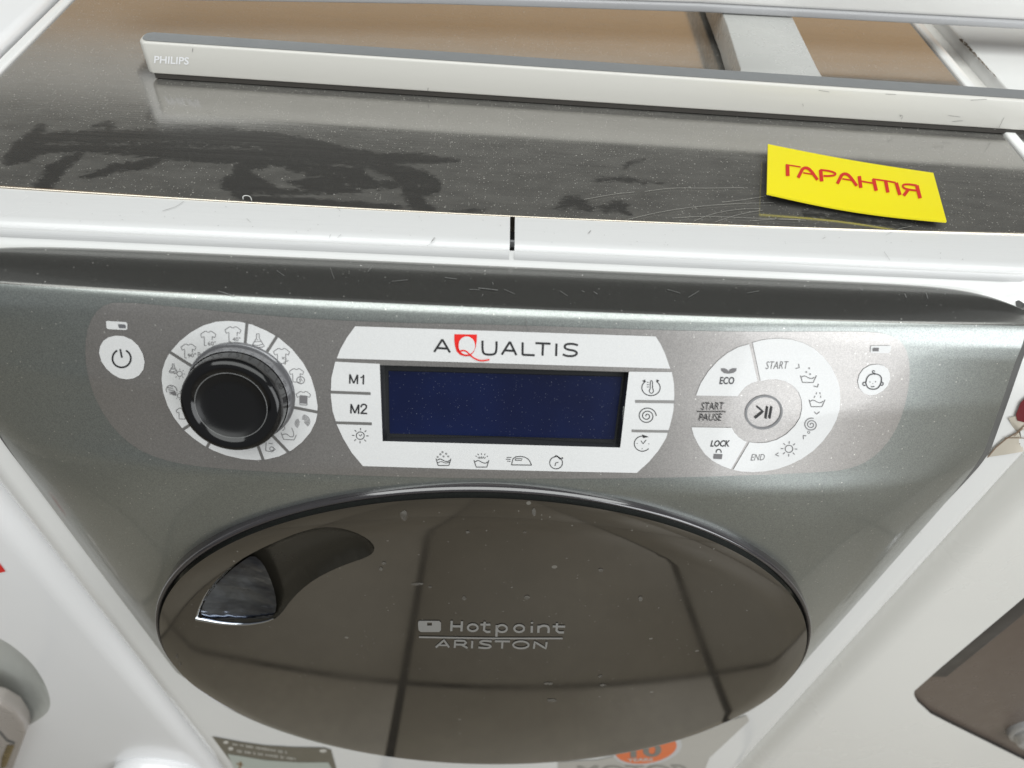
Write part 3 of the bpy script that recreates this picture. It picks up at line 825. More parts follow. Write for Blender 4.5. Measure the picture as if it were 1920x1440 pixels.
# power key and indicator, child lock key and indicator
def key(name, c, r, lab):
    o = decal(name, [circle_px(c, r)], fsurf, O2, M_PRINTW, panel, 10, 6); return o
pk = decal('power_key', [[z1(*p) for p in [(142, 385), (150, 340), (172, 300), (210, 274), (262, 262), (320, 266), (378, 292), (425, 336), (456, 392), (470, 452), (462, 505), (430, 548), (390, 570), (340, 577), (290, 568), (240, 540), (195, 500), (160, 450)]]], fsurf, O2, M_PRINTW, panel, 10, 6)
k = Ink(); c = z1(306, 425); k.arc(c, 17.2, 16.8, -62, 250 - 8, 3.1, 40, 0); k.stroke([z1(296, 358), z1(308, 420)], 3.1); k.build('power_icon', fsurf, O3, M_INK, panel)
decal('indicator_window', [[z1(192, 160), z1(200, 156), z1(335, 165), z1(346, 178), z1(345, 215), z1(335, 222), z1(210, 216), z1(196, 208)]], fsurf, O2, M_PRINTW, panel, 0, 8)
k = Ink(); k.fill([z1(280, 178), z1(328, 181), z1(336, 190), z1(335, 208), z1(288, 206), z1(284, 196)]); k.build('indicator_lamp', fsurf, O3, simple('indicator_grey', (.13, .13, .14), .4), panel)
decal('baby_lock_key', [[z3(*p) for p in [(1333, 440), (1345, 390), (1375, 348), (1420, 322), (1475, 315), (1520, 325), (1550, 348), (1564, 385), (1565, 420), (1550, 465), (1515, 505), (1465, 532), (1420, 538), (1375, 522), (1345, 488)]]], fsurf, O2, M_PRINTW, panel, 10, 6)
def baby(q):
    q.stroke(smooth_poly([z3(*p) for p in [(1390, 445), (1398, 410), (1418, 388), (1446, 382), (1480, 386), (1503, 405), (1502, 440), (1490, 470), (1470, 490), (1440, 494), (1410, 488), (1394, 465)]], True, 1), 2.0, True)
    q.arc(z3(1381, 455), 3.2, 3.2, 60, 300, 1.8, 10); q.arc(z3(1503, 453), 3.2, 3.2, -120, 120, 1.8, 10)
    q.stroke([z3(1426, 472), z3(1436, 476), z3(1452, 472)], 1.5); q.disc(z3(1420, 441), 1, 1, 8); q.disc(z3(1460, 439), 1, 1, 8); q.disc(z3(1440, 452), .8, .8, 8)
    q.stroke(smooth_poly([z3(1450, 388), z3(1458, 376), (z3(1440, 376)), z3(1436, 364), z3(1448, 358), z3(1456, 366)], False, 1), 1.6)
icon('baby_face_icon', baby, simple('dark_grey_ink', (.07, .07, .075), .5))
decal('indicator_window', [[z3(1432, 182), z3(1565, 180), z3(1574, 186), z3(1568, 222), z3(1555, 234), z3(1432, 234), z3(1424, 225), z3(1426, 190)]], fsurf, O2, M_PRINTW, panel, 0, 8)
k = Ink(); k.fill([z3(1445, 195), z3(1484, 195), z3(1482, 220), z3(1440, 220), z3(1438, 205)]); k.build('indicator_lamp', fsurf, O3, M_INKG, panel)

# start / pause dial
eco = [(170, 540), (205, 450), (260, 365), (330, 288), (400, 232), (475, 192), (553, 170), (612, 437), (570, 450), (530, 473), (497, 508), (470, 545)]
prog = [(577, 160), (640, 142), (710, 132), (780, 130), (860, 138), (940, 160), (1015, 200), (1085, 260), (1140, 330), (1180, 410), (1202, 480), (1208, 560), (1202, 640), (1180, 715), (1140, 790), (1080, 870), (1010, 940), (930, 995), (850, 1035), (760, 1067), (670, 1085), (580, 1091), (500, 1087), (437, 1075), (555, 875), (610, 882), (680, 878), (750, 858), (820, 818), (880, 760), (918, 700), (933, 630), (928, 570), (908, 515), (868, 470), (815, 438), (750, 423), (690, 424), (635, 437)]
lock = [(137, 768), (428, 772), (445, 805), (475, 838), (510, 862), (535, 872), (422, 1070), (360, 1048), (290, 1010), (235, 962), (190, 900), (155, 830)]
for nm, q in (('eco_sector', eco), ('progress_sector', prog), ('lock_sector', lock)):
    decal(nm, [[z3(*p) for p in q]], fsurf, O2, M_PRINTW, panel, 11, 8)
k = Ink(); k.arc(z3(658, 661), 33.8, 29.8, 0, 360, 4.2, 48, -18); k.build('start_ring', fsurf, O2, simple('grey_ring', (.20, .20, .205), .35, .3), panel)
k = Ink(); k.stroke([z3(608, 618), z3(652, 655), z3(592, 702)], 3.6); k.stroke([z3(684, 618), z3(670, 706)], 3.4); k.stroke([z3(714, 618), z3(698, 706)], 3.4)
k.text('START', [z3(214, 592), z3(374, 590), z3(364, 644), z3(206, 644)], -.006); k.text('PAUSE', [z3(200, 672), z3(360, 670), z3(350, 722), z3(190, 722)], -.006); k.stroke([z3(176, 656), z3(385, 657)], 1.3)
k.text('LOCK', [z3(284, 860), z3(418, 860), z3(408, 907), z3(272, 907)], .022)
k.arc(z3(333, 945), 4.6, 5, 180, 360, 1.9, 14)
k.stroke([z3(315, 942), z3(314, 950)], 1.8); k.stroke([z3(351, 942), z3(350, 950)], 1.8)
k.build('start_lettering', fsurf, O3, M_INK, panel)
k = Ink(); k.text('ECO', [z3(346, 405), z3(448, 405), z3(442, 458), z3(337, 458)], .02); k.build('eco_lettering', fsurf, O3, simple('charcoal_ink', (.05, .05, .055), .5), panel)
k = Ink(); k.text('START', [z3(680, 294), z3(836, 292), z3(826, 347), z3(668, 349)], -.008); k.text('END', [z3(574, 960), z3(668, 960), z3(658, 1004), z3(562, 1006)], -.008)
k.stroke([z3(908, 312), z3(912, 338), z3(885, 345)], 1.3); k.stroke([z3(1050, 455), z3(1042, 478), z3(1015, 470)], 1.5); k.stroke([z3(1020, 656), z3(1036, 672), z3(1058, 655)], 1.5)
k.stroke([z3(962, 828), z3(940, 828), z3(942, 852), z3(962, 848)][:3], 1.4); k.stroke([z3(962, 828), z3(940, 826)], 1.4); k.stroke([z3(762, 950), z3(740, 966), z3(766, 974)], 1.4)
k.fill([z3(*p) for p in [(349, 343), (375, 343), (395, 352), (403, 368), (410, 353), (432, 343), (462, 343), (458, 362), (440, 376), (405, 382), (372, 378), (352, 362)]])
k.fill([z3(298, 958), z3(360, 960), z3(355, 996), z3(294, 994)])
basin(k, z3(974, 418), 1.0, 1.4, 2)
for p in ((962, 370), (990, 385), (984, 343)): k.arc(z3(*p), 1.3, 1.2, 0, 360, .9, 8)
basin(k, z3(1036, 592), 1.0, 1.4, 2)
for a, b in (((1018, 556), (1026, 540)), ((1032, 530), (1038, 516)), ((1066, 555), (1066, 540)), ((1062, 530), (1060, 514))): k.stroke([z3(*a), z3(*b)], 1.2)
spiral(k, z3(998, 748), 1.5, 13.5, 160, 160 + 850, 1.5); k.arc(z3(980, 803), 2.2, 2.2, 0, 360, .9, 8)
sun(k, z3(838, 922), 7.2, 1.5, 8, 10.5, 15.5, False)
k.build('progress_lettering', fsurf, O3, M_INKG, panel)

# ------------------------------------------------------------------ programme knob
kb = K0 + KN * .0002
knob = lathe('programme_knob', [(.0232, .0), (.0230, .006), (.0226, .011), (.0224, .0135), (.0222, .0152), (.0212, .0168), (.0192, .0174), (.0170, .0166), (.0155, .0156)], kb, KN, M_BLACK, wm, 128, ring=True)
lathe('knob_collar', [(.0246, -.002), (.0246, .0016), (.0242, .0024), (.0233, .0028), (.0231, .0085)], kb, KN, M_COLLAR, knob, 128, ring=True)
lathe('knob_face', [(.01575, .0156), (.0156, .0152), (.0100, .0150), (.0010, .0149)], kb, KN, M_BLACKM, knob, 96)
tor = [(.01572 + .0002 * math.cos(a), .0158 + .0002 * math.sin(a)) for a in np.linspace(0, 2 * math.pi, 9)]
lathe('face_ring', tor, kb, KN, simple('grey_ring_line', (.16, .16, .16), .3), knob, 96, ring=True)
# scuffs on the knob's bevel
kv = Ink()
def ksurf(x, y):
    d = ray(x, y); pl = kb + KN * .0178
    return CAM + d * ((pl - CAM).dot(KN) / d.dot(KN)), KN

# ------------------------------------------------------------------ door
door = bpy.data.objects.new('door', None); COL.objects.link(door); door.parent = wm
DC = Vector((0.0, -.10, .5450)); RO = .2167
rimp = [(.200, -.058), (.2060, -.062), (.2120, -.072), (.2155, -.086), (.2166, -.0955), (.2167, -.0980), (.2163, -.0996), (.2154, -.1004), (.2146, -.1002), (.2140, -.0992), (.2137, -.0975)]
rimp_old = [(.202, -.058), (.2100, -.062), (.2145, -.070), (.2165, -.084), (.2167, -.096), (.2160, -.1010), (.2148, -.1045), (.2132, -.1056), (.2122, -.1052), (.2117, -.1045), (.2113, -.1010)]
rim = lathe('rim', [(r, -y) for r, y in rimp], (DC.x, 0, DC.z), (0, -1, 0), M_RIM, door, 220, ring=True)
lathe('rim_groove', [(.2138, .0978), (.2134, .0970), (.2128, .0978)], (DC.x, 0, DC.z), (0, -1, 0), M_GAP, door, 160, ring=True)
def dome_y(r):
    t = r / .2130
    base = .1165 - .0110 * t ** 2
    roll = .0030 * max(0, (t - .90) / .10) ** 2
    return -(base - roll)
0 and lathe('glass_border', [(.2052, -dome_y(.2052) + .0002), (.2044, -dome_y(.2044) + .0004), (.2036, -dome_y(.2036) + .0002)], (DC.x, 0, DC.z), (0, -1, 0), M_GAP, door, 200, ring=True)
def dome_n(x, z):
    r = math.hypot(x, z); e = 1e-4
    dy = (dome_y(r + e) - dome_y(max(r - e, 0))) / (e + min(r, e))
    if r < 1e-6: return Vector((0, -1, 0))
    return Vector((dy * x / r, -1, dy * z / r)).normalized()
recpx = [(366, 1160), (378, 1128), (397, 1098), (420, 1073), (450, 1050), (480, 1033), (520, 1014), (560, 998), (600, 988), (635, 989), (665, 997), (690, 1010), (703, 1024), (700, 1037), (685, 1046), (655, 1056), (625, 1068), (590, 1086), (562, 1108), (542, 1130), (528, 1150), (512, 1163), (480, 1169), (440, 1170), (405, 1168)]
ND = 200
dv = []; df = []
for j in range(41):
    for i in range(ND):
        r = .2130 * j / 40; a = 2 * math.pi * i / ND
        dv.append((DC.x + r * math.cos(a), dome_y(r), DC.z + r * math.sin(a)))
for j in range(40):
    for i in range(ND): df.append((j * ND + i, j * ND + (i + 1) % ND, (j + 1) * ND + (i + 1) % ND, (j + 1) * ND + i))
dsurf = bvh_surf(dv, df)
rec = []
for p in smooth_poly(recpx, True, 1):
    q, _ = dsurf(*p); rec.append((q.x - DC.x, q.z - DC.z))
circ = [(.2130 * math.cos(2 * math.pi * i / 240), .2130 * math.sin(2 * math.pi * i / 240)) for i in range(240)]
Vd, Fd = fill2d([circ, resample(rec, .003, True)], .0052)
P = [Vector((DC.x + x, dome_y(math.hypot(x, z)), DC.z + z)) for x, z in Vd]; N = [dome_n(x, z) for x, z in Vd]
glass = mesh_obj('door_glass', P, fix_faces(P, Fd, N), M_GLASS, door, True)
glass.data.normals_split_custom_set_from_vertices([tuple(n) for n in N])
# recessed grip: hollow following its own outline
rl = resample(rec, .003, True)
Vr, Fr = fill2d([rl], .003)
ra = np.array(rl)
def rdist(x, z):
    return float(np.min(np.hypot(ra[:, 0] - x, ra[:, 1] - z)))
P = []
for x, z in Vr:
    d = rdist(x, z)
    dep = .014 * (1 - math.exp(-(d / .0075) ** 1.1)) if d > 1e-5 else 0
    yd = dome_y(math.hypot(x, z)); cap = max(.0, -.0985 - yd)
    P.append(Vector((DC.x + x, yd + cap * (1 - math.exp(-dep / max(cap, 1e-5))), DC.z + z)))
M_RECESS = simple('grip_dark_gloss', (.020, .018, .014), .25, Specular_IOR_Level=.35)
grip = mesh_obj('grip_recess', P, fix_faces(P, Fr, [Vector((0, -1, 0))] * len(P)), M_RECESS, door, True)
# polished plate inside the grip
flappx = [(374, 1155), (383, 1128), (402, 1100), (428, 1073), (452, 1054), (474, 1040), (492, 1054), (506, 1082), (516, 1112), (519, 1142), (510, 1158), (480, 1164), (440, 1164), (405, 1162)]
CHR = NT('blue_black_chrome'); CHR.set(Base_Color=CHR.mix(CHR.rng(CHR.noise(CHR.mapping((30, 30, 60)), 1, 3), .4, .65, 0, 1), (.07, .08, .115), (.22, .25, .31)), Metallic=1.0, Roughness=.13); CHR.bump(CHR.noise(CHR.obj(), 55, 2), .5, .004)
def flap_surf(x, y):
    p, n = dsurf(x, y)
    cxp, cyp = 455, 1115
    rr = max(0.0, 1 - ((x - cxp) / 85) ** 2 - ((y - cyp) / 62) ** 2)
    d = ray(x, y).normalized()
    return p + d * (.002 + .007 * rr), n
flap = decal('grip_plate', [smooth_poly(flappx, True, 1)], flap_surf, 0, CHR.m, door, 6, 5)
lip = []
for p in resample(smooth_poly([(369, 1157), (385, 1160), (410, 1165), (440, 1168), (470, 1168), (500, 1163), (514, 1157)], False, 2), 5):
    q, n = dsurf(*p); lip.append(q + Vector((0, -.0008, 0)))
tube('grip_lip', lip, lambda t: .0013 * (1.15 - .8 * t), M_CHROME, door, 8)
lip = []
for p in resample(smooth_poly([(369, 1157), (374, 1138), (384, 1116), (392, 1104)], False, 2), 5):
    q, n = dsurf(*p); lip.append(q + Vector((0, -.0001, 0)))
tube('grip_edge', lip, lambda t: .0006 * (1.1 - t) + .0001, M_CHROME, door, 6)
# maker's logo on the glass
z7 = lambda x, y: (640 + x / 2.483, 860 + y / 2.483)
M_LOGO = simple('silver_logo', (.33, .325, .315), .45, .3)
def dsurf2(x, y):
    p, n = dsurf(x, y); return p, Vector((0, -1, 0))
k = Ink()
lt = [(362, 752), (455, 752), (464, 760), (464, 795), (455, 804), (370, 804), (360, 796), (357, 762)]
V, F = fill2d([[z7(*p) for p in lt], [z7(*p) for p in [(400, 760), (422, 760), (422, 774), (400, 774)]]], 0)
b = len(k.V); k.V += V; k.F += [tuple(b + i for i in f) for f in F]
# HOTPOINT word drawn with wide strokes
def H(*a): return [z7(*p) for p in a]
WL = 4.2
k.stroke(H((514, 752), (512, 800)), WL); k.stroke(H((562, 754), (559, 801)), WL); k.stroke(H((512, 777), (560, 778)), WL)
k.arc(z7(612, 784), 9.2, 6.4, 0, 360, WL * .9, 24)
k.stroke(H((668, 756), (664, 795), (676, 803), (694, 803)), WL); k.stroke(H((648, 769), (694, 770)), WL * .9)
k.arc(z7(748, 788), 9.2, 6.6, 0, 360, WL * .9, 24); k.stroke(H((724, 772), (722, 826)), WL)
k.arc(z7(828, 788), 9.2, 6.4, 0, 360, WL * .9, 24)
k.stroke(H((887, 775), (886, 807)), WL); k.disc(z7(888, 761), 2.3, 1.8, 10)
k.stroke(H((917, 808), (918, 774)), WL); k.stroke(smooth_poly(H((918, 785), (935, 774), (960, 776), (966, 788), (964, 809)), False, 2), WL)
k.stroke(H((1004, 763), (1002, 798), (1014, 806), (1036, 806)), WL); k.stroke(H((984, 778), (1042, 779)), WL * .9)
k.stroke(H((362, 828), (700, 834), (1030, 834)), 3.0)
WA = 3.6
k.stroke(H((440, 876), (478, 842), (502, 876)), WA); k.stroke(H((458, 866), (494, 866)), WA * .8)
k.stroke(H((528, 878), (530, 844), (572, 845), (582, 854), (570, 863), (532, 862)), WA); k.stroke(H((560, 863), (588, 879)), WA)
k.stroke(H((610, 845), (608, 880)), WA)
k.stroke(smooth_poly(H((700, 848), (660, 844), (642, 852), (662, 861), (690, 864), (698, 874), (676, 880), (638, 876)), False, 2), WA)
k.stroke(H((715, 847), (785, 848)), WA); k.stroke(H((750, 848), (748, 881)), WA)
k.arc(z7(836, 864), 14.5, 6.6, 0, 360, WA * .95, 28)
k.stroke(H((896, 882), (900, 850), (952, 881), (956, 850)), WA)
k.build('door_logo', dsurf2, .0004, M_LOGO, door)
k = Ink(); random.seed(21)
for (x, y, a, b) in ((988, 1119, 8, 5), (870, 1121, 5, 5), (783, 1094, 15, 3.5), (806, 1100, 5, 3), (1001, 960, 5, 9), (714, 1066, 4, 5), (720, 1055, 6, 3), (877, 997, 5, 3), (984, 997, 5, 2.5), (1126, 1068, 6, 4), (1201, 1122, 5, 6), (1029, 1281, 12, 3.5), (1034, 1313, 12, 3.5), (1126, 1267, 5, 3), (1131, 1284, 7, 3), (332, 1230, 3, 6), (338, 1245, 3, 5), (757, 965, 9, 12)):
    pts_ = [(x + a * math.cos(t_a) * random.uniform(.6, 1), y + b * math.sin(t_a) * random.uniform(.6, 1)) for t_a in np.linspace(0, 2 * math.pi, 10)[:-1]]
    k.fill(smooth_poly(pts_, True, 1))
M_SMUDGE = NT('smudge'); M_SMUDGE.set(Base_Color=(.16, .15, .135), Roughness=.5)
tr_ = M_SMUDGE.n('ShaderNodeBsdfTransparent'); mx_ = M_SMUDGE.n('ShaderNodeMixShader'); M_SMUDGE.l(M_SMUDGE.rng(M_SMUDGE.noise(M_SMUDGE.obj(), 220, 3), .35, .65, .15, .8), mx_.inputs[0])
M_SMUDGE.l(tr_.outputs[0], mx_.inputs[1]); M_SMUDGE.l(M_SMUDGE.b.outputs[0], mx_.inputs[2]); M_SMUDGE.l(mx_.outputs[0], [q_ for q_ in M_SMUDGE.t.nodes if q_.type == 'OUTPUT_MATERIAL'][0].inputs[0])
s_ = k.build('smudges', dsurf2, .0003, M_SMUDGE.m, door); s_['kind'] = 'stuff'

# ------------------------------------------------------------------ stickers on the cabinet
lowsurf = plane_surf(1, -.0587, (0, -1, 0))
bsurf_ = bsurf; bsurf = lowsurf
M_OLIVE = simple('olive_label', (.17, .155, .12), .45)
M_PALE = simple('pale_green_label', (.50, .54, .49), .4)
M_BEIGE = simple('pale_print', (.62, .60, .55), .5)
st = decal('rating_sticker', [[(398, 1380), (450, 1390), (499, 1397), (550, 1400), (608, 1401), (621, 1405), (632, 1445), (660, 1520), (480, 1520), (441, 1438)]], bsurf, .0006, M_OLIVE, wm, 30, 20, 'dark olive sticker below the door, at its left')
decal('sticker_window', [[(427, 1412), (499, 1424), (560, 1428), (616, 1428), (623, 1441), (640, 1500), (480, 1500), (440, 1441)]], bsurf, .0009, M_PALE, st, 0, 20)
k = Ink(); random.seed(3)
for (xa, ya), (xb, yb) in (((290, 270), (800, 350)), ((330, 335), (880, 412))):
    a = (380 + xa / 5.05, 1340 + ya / 5.05); b = (380 + xb / 5.05, 1340 + yb / 5.05); x = 0
    while x < 1:
        w_ = random.uniform(.02, .05); h = random.uniform(3, 6)
        p = lerp(a[0], b[0], x), lerp(a[1], b[1], x); q = lerp(a[0], b[0], min(1, x + w_)), lerp(a[1], b[1], min(1, x + w_))
        k.stroke([p, q], 1.6); k.stroke([(p[0], p[1] - h / 2), (p[0] + 1, p[1] + h / 2)], 1.8); x += w_ + random.choice((.012, .012, .05))
k.build('sticker_print', bsurf, .0009, M_BEIGE, st)['kind'] = 'stuff'
k = Ink(); k.disc((424, 1390), 5, 3.2); k.disc((433, 1402), 5, 3.2); k.disc((606, 1406), 7, 3.2)
k.build('sticker_dots', bsurf, .0009, M_BEIGE, st)['kind'] = 'stuff'
k = Ink(); k.stroke([(452, 1426), (450, 1440)], 4); k.stroke([(444, 1430), (456, 1432)], 3); k.build('sticker_mark', bsurf, .0012, simple('tan_ink', (.35, .25, .15), .5), st)
mt = decal('motor_sticker', [[(1047, 1428), (1120, 1424), (1200, 1406), (1400, 1340), (1405, 1350), (1330, 1420), (1300, 1500), (1050, 1500)]], bsurf, .0006, simple('grey_beige_label', (.52, .50, .46), .4), wm, 30, 20, 'grey-beige front label below the door, at its right')
k = Ink(); k.disc((1213, 1402), 66, 31, 36, -8); k.build('badge_border', bsurf, .0009, simple('pale_grey_badge', (.6, .6, .6), .4), mt)
k = Ink(); k.disc((1211, 1402), 58, 27, 36, -8); k.build('orange_badge', bsurf, .0012, simple('orange_badge_print', (.80, .20, .07), .45), mt)
k = Ink(); k.text('10', [(1182, 1394), (1240, 1390), (1240, 1416), (1182, 1418)], .03); k.build('badge_number', bsurf, .0015, simple('badge_grey', (.22, .22, .20), .4), mt)
k = Ink(); k.text('MOTOR', [(1082, 1434), (1290, 1432), (1310, 1452), (1086, 1455)], .02); k.build('motor_lettering', bsurf, .0010, simple('motor_grey', (.33, .32, .29), .4), mt)
k = Ink(); k.text('YEARS', [(1176, 1419), (1224, 1418), (1224, 1424), (1176, 1425)], .03); k.build('badge_lettering', bsurf, .0016, M_BEIGE, mt)
bsurf = bsurf_
# maroon lens and torn label at the cabinet's right shoulder
decal('maroon_label', [[(1903, 775), (1912, 752), (1930, 735), (1960, 740), (1960, 790), (1918, 789), (1906, 786)]], bsurf, .0010, simple('maroon_label_print', (.16, .012, .02), .25), wm, 0, 10, 'dark red label at the right edge of the cabinet')
tl = decal('torn_label', [[(1850, 855), (1862, 838), (1880, 822), (1905, 810), (1925, 800), (1960, 806), (1960, 840), (1925, 843), (1885, 850)]], bsurf, .0008, NT('torn_paper').set(Base_Color=(.55, .50, .42), Roughness=.8).m, wm, 0, 10, 'torn paper label remains at the right edge of the cabinet')
k = Ink(); k.stroke([(1850, 855), (1866, 836), (1885, 820), (1905, 808), (1922, 792)], 1.6); k.stroke([(1882, 818), (1910, 818), (1925, 819)], 1.4); k.stroke([(1900, 815), (1916, 800)], 1.0)
k.disc((1910, 829), 1.2, 1, 8); k.build('torn_edge', bsurf, .0011, simple('brown_stain', (.22, .14, .09), .8), tl)

# ------------------------------------------------------------------ scratches and marks
k = Ink()
def zc(x, y): return (800 + x / 6, 380 + y / 6)
for a, w_ in (([zc(578, 975), zc(660, 982), zc(800, 1000)], .9), ([zc(205, 857), zc(340, 875)], .7), ([zc(870, 990), zc(965, 1030), zc(995, 1045)], .5), ([zc(1495, 1005), zc(1585, 1065)], .5), ([zc(1740, 1005), zc(1775, 1020)], .6), ([zc(1875, 1015), zc(1920, 1045)], .7), ([zc(740, 910), zc(748, 935)], .8), ([zc(635, 1045), zc(620, 1068)], .7),
          ([(1612, 543), (1616, 547)], 1.2), ([(1695, 553), (1698, 561)], .9), ([(1735, 552), (1738, 562)], .9), ([(1769, 553), (1771, 554)], 1.2), ([(410, 548), (440, 556)], .8), ([(700, 500), (690, 512)], .6), ([(620, 505), (627, 525)], .5), ([(735, 530), (765, 527)], .5), ([(880, 545), (900, 546)], .6), ([(1290, 560), (1310, 548)], .6), ([(985, 597), (990, 620)], 1.3), ([(1250, 545), (1275, 552)], .5), ([(1400, 552), (1422, 548)], .5), ([(520, 510), (534, 520)], .5)): k.stroke(a, w_)
random.seed(11)
for _ in range(38):
    x = random.uniform(560, 1850); y = random.uniform(515, 578) + (x - 960) * .02; L = random.uniform(.7, 2.6); a = random.uniform(0, 6.28)
    k.stroke([(x, y), (x + L * math.cos(a), y + L * math.sin(a))], random.uniform(.35, .65))
for _ in range(50):
    x = random.uniform(420, 1750); y = random.uniform(880, 1000); L = random.uniform(.7, 2.4); a = random.uniform(0, 6.28)
    if ((x - 915) / 600) ** 2 + ((y - 1172) / 262) ** 2 < 1.02: continue
    k.stroke([(x, y), (x + L * math.cos(a), y + L * math.sin(a))], random.uniform(.5, .9))
s_ = k.build('scratches', fsurf, .0009, simple('scratch_grey', (.20, .20, .195), .6), fascia); s_['kind'] = 'stuff'
# fine scratches on the steel plate
k = Ink()
z5 = lambda x, y: (960 + x / 2, y / 2)
for a in ([(435, 825), (560, 795), (700, 775), (850, 765), (980, 762)], [(680, 832), (760, 800), (860, 785), (930, 785)], [(500, 720), (600, 706), (720, 708), (868, 706)], [(760, 835), (850, 805), (940, 790)], [(600, 820), (720, 812), (900, 820), (1100, 828)], [(900, 830), (1000, 822), (1080, 826)], [(270, 750), (380, 730), (460, 722)], [(1400, 885), (1440, 862), (1500, 850)], [(790, 760), (880, 750), (960, 735)]):
    k.stroke(smooth_poly([z5(*p) for p in a], False, 2), .45)
s_ = k.build('scratches', plane_top, .0004, simple('plate_scratch', (.40, .39, .36), .5), plate); s_['kind'] = 'stuff'
k = Ink()
for a, w_ in (([(808, 456), (813, 447), (816, 446)], .7), ([(1104, 438), (1108, 432)], .6), ([(810, 456), (800, 462)], .3), ([(345, 378), (330, 388), (305, 396)], .5), ([(632, 389), (638, 396)], .5), ([(620, 440), (618, 446)], .5), ([(640, 440), (633, 446)], .5), ([(808, 455), (815, 448)], .6), ([(1657, 472), (1668, 488)], .4), ([(1542, 448), (1548, 445)], .5), ([(462, 410), (470, 417)], .4), ([(1102, 439), (1107, 433)], .5)): k.stroke(a, w_)
random.seed(4)
for _ in range(60):
    x = random.uniform(10, 1900)
    if abs(x - 962) < 12: continue
    y = 395 + (x - 960) * .047 + random.uniform(18, 60); L = random.uniform(.6, 1.8); a = random.uniform(0, 6.28)
    k.stroke([(x, y), (x + L * math.cos(a), y + L * math.sin(a))], random.uniform(.4, .8))
s_ = k.build('marks', plane_surf(2, .8506, (0, 0, 1)), .0002, simple('mark_grey', (.22, .21, .2), .7), wm); s_['kind'] = 'stuff'
hr = tube('hair_fibre', [bp(*p, 2, .8518) for p in smooth_poly([(456, 374), (455, 368), (462, 366), (470, 369), (472, 376)], False, 2)], .00022, simple('fibre_white', (.7, .7, .68), .6), None, 5)
hr['label'] = 'tiny curled pale fibre lying on the edge of the steel plate above the power key'; hr['category'] = 'fibre'

# ------------------------------------------------------------------ Silver frame on the plate
fr = thing('stand_frame', 'silver-white flat stand frame with raised lettering lying on the steel top', 'stand')
fr.location = (0, 0, 0)
M_RAIL = white_enamel('silver_white_rail', (.62, .605, .565), .35)
L0 = Vector((-.2083, .1152, .853)); L1 = Vector((.3003, .1008, .853)); dirr = (L1 - L0).normalized(); per = Vector((-dirr.y, dirr.x, 0))
if per.y < 0: per = -per
ZT = .0183
end = L1 + dirr * .05
def rp(s, d, z): return L0 + dirr * s + per * d + Vector((0, 0, z))
Lr = (end - L0).length
# front bar: rounded section run along its length, rounded outer corner at its left end
def bar_outline():
    c = .0045; pts = []
    for a in np.linspace(180, 270, 8):
        pts.append((c + c * math.cos(math.radians(a)), c + c * math.sin(math.radians(a))))
    return pts
outl = bar_outline() + [(Lr, 0), (Lr, .0125), (.0035, .0125), (0.0008, .0110), (0, .009)]
n = len(outl)
V = [rp(s, d, 0) for s, d in outl] + [rp(s, d, ZT) for s, d in outl]
F = [tuple(range(n - 1, -1, -1)), tuple(range(n, 2 * n))] + [(i, (i + 1) % n, (i + 1) % n + n, i + n) for i in range(n)]
rail = mesh_obj('front_rail', V, F, M_RAIL, fr); bevel(rail, .0014, 3, 25)
prism('rail_gap_shade', [tuple(rp(s_, d_, 0)[:2]) for s_, d_ in ((.004, .0009), (Lr, .0009), (Lr, .0115), (.004, .0115))], 2, .8503, .8528, simple('gap_shade_strip', (.045, .040, .035), .6), fr)  # dark strip added to paint the shade in the gap under the rail
# grey top face, set just proud
M_RTOP = simple('grey_anodised', (.33, .34, .35), .42, .5, bumpy=.05)
ins = [(max(s, 0) + (.0016 if s < .02 else 0), .0014 + d * .86) for s, d in outl]
V = [rp(s, d, ZT + .0003) for s, d in ins]
mesh_obj('rail_top', V, [tuple(range(n))], M_RTOP, rail)
for sx in ():
    c_ = rp(sx, .0105, 0); lathe('foot_pad', [(.002, -.0028), (.002, 0.0), (.0015, .001)], c_, (0, 0, 1), M_RUBBER, fr, 16)
# cross bar with filleted inner corners
def cbp(x, y, z=ZT + .853): 
    q = bp(x, y, 2, z); return (q.x, q.y)
A = cbp(1342, -30); B = cbp(1363, 47); Cc = cbp(1389, 122)
lft = [cbp(1300, -110), cbp(1364, 47), cbp(1384, 112), cbp(1389, 126), cbp(1388, 133), cbp(1380, 137), cbp(1366, 137)]
rgt = [cbp(1570, 152), cbp(1556, 150), cbp(1543, 143), cbp(1534, 128), cbp(1486, 30), cbp(1425, -100)]
poly = [lft[-1]] + [cbp(1366, 140), cbp(1570, 156)] + rgt + lft[:-1]
cb = prism('cross_bar', poly, 2, .853, .853 + ZT - .0003, simple('pale_grey_plastic', (.52, .52, .50), .28, .1), fr, .0008, 2)
def rsurf_f(x, y):
    d = ray(x, y); return CAM + d * ((L0 - CAM).dot(per) / d.dot(per)), -per
k = Ink()
k.text('PHILIPS', [(290, 104), (355, 107), (354, 121), (289, 118)], .02)
k.build('lettering', rsurf_f, .0003, simple('white_lettering', (.90, .90, .92), .5), rail)
k = Ink(); z5b = z5
for a in ([(1090, 388), (1092, 398)], [(1455, 430), (1465, 434), (1460, 446)], [(1635, 432), (1680, 438)], [(1650, 455), (1690, 452)], [(1845, 440), (1825, 478)], [(1150, 338), (1190, 344)], [(1400, 352), (1440, 354)], [(1720, 375), (1780, 372)]): k.stroke([z5(*p) for p in a], .6)
for p in ((803, 164), (362, 90)): k.stroke([p, (p[0] - 1, p[1] + 7)], 1.0)
k.disc(z5(1810, 484), 1.4, .9, 8); k.disc(z5(1456, 434), 1.2, 1, 8)
s_ = k.build('scuffs', rsurf_f, .0003, simple('scuff_grey', (.25, .24, .23), .7), rail); s_['kind'] = 'stuff'
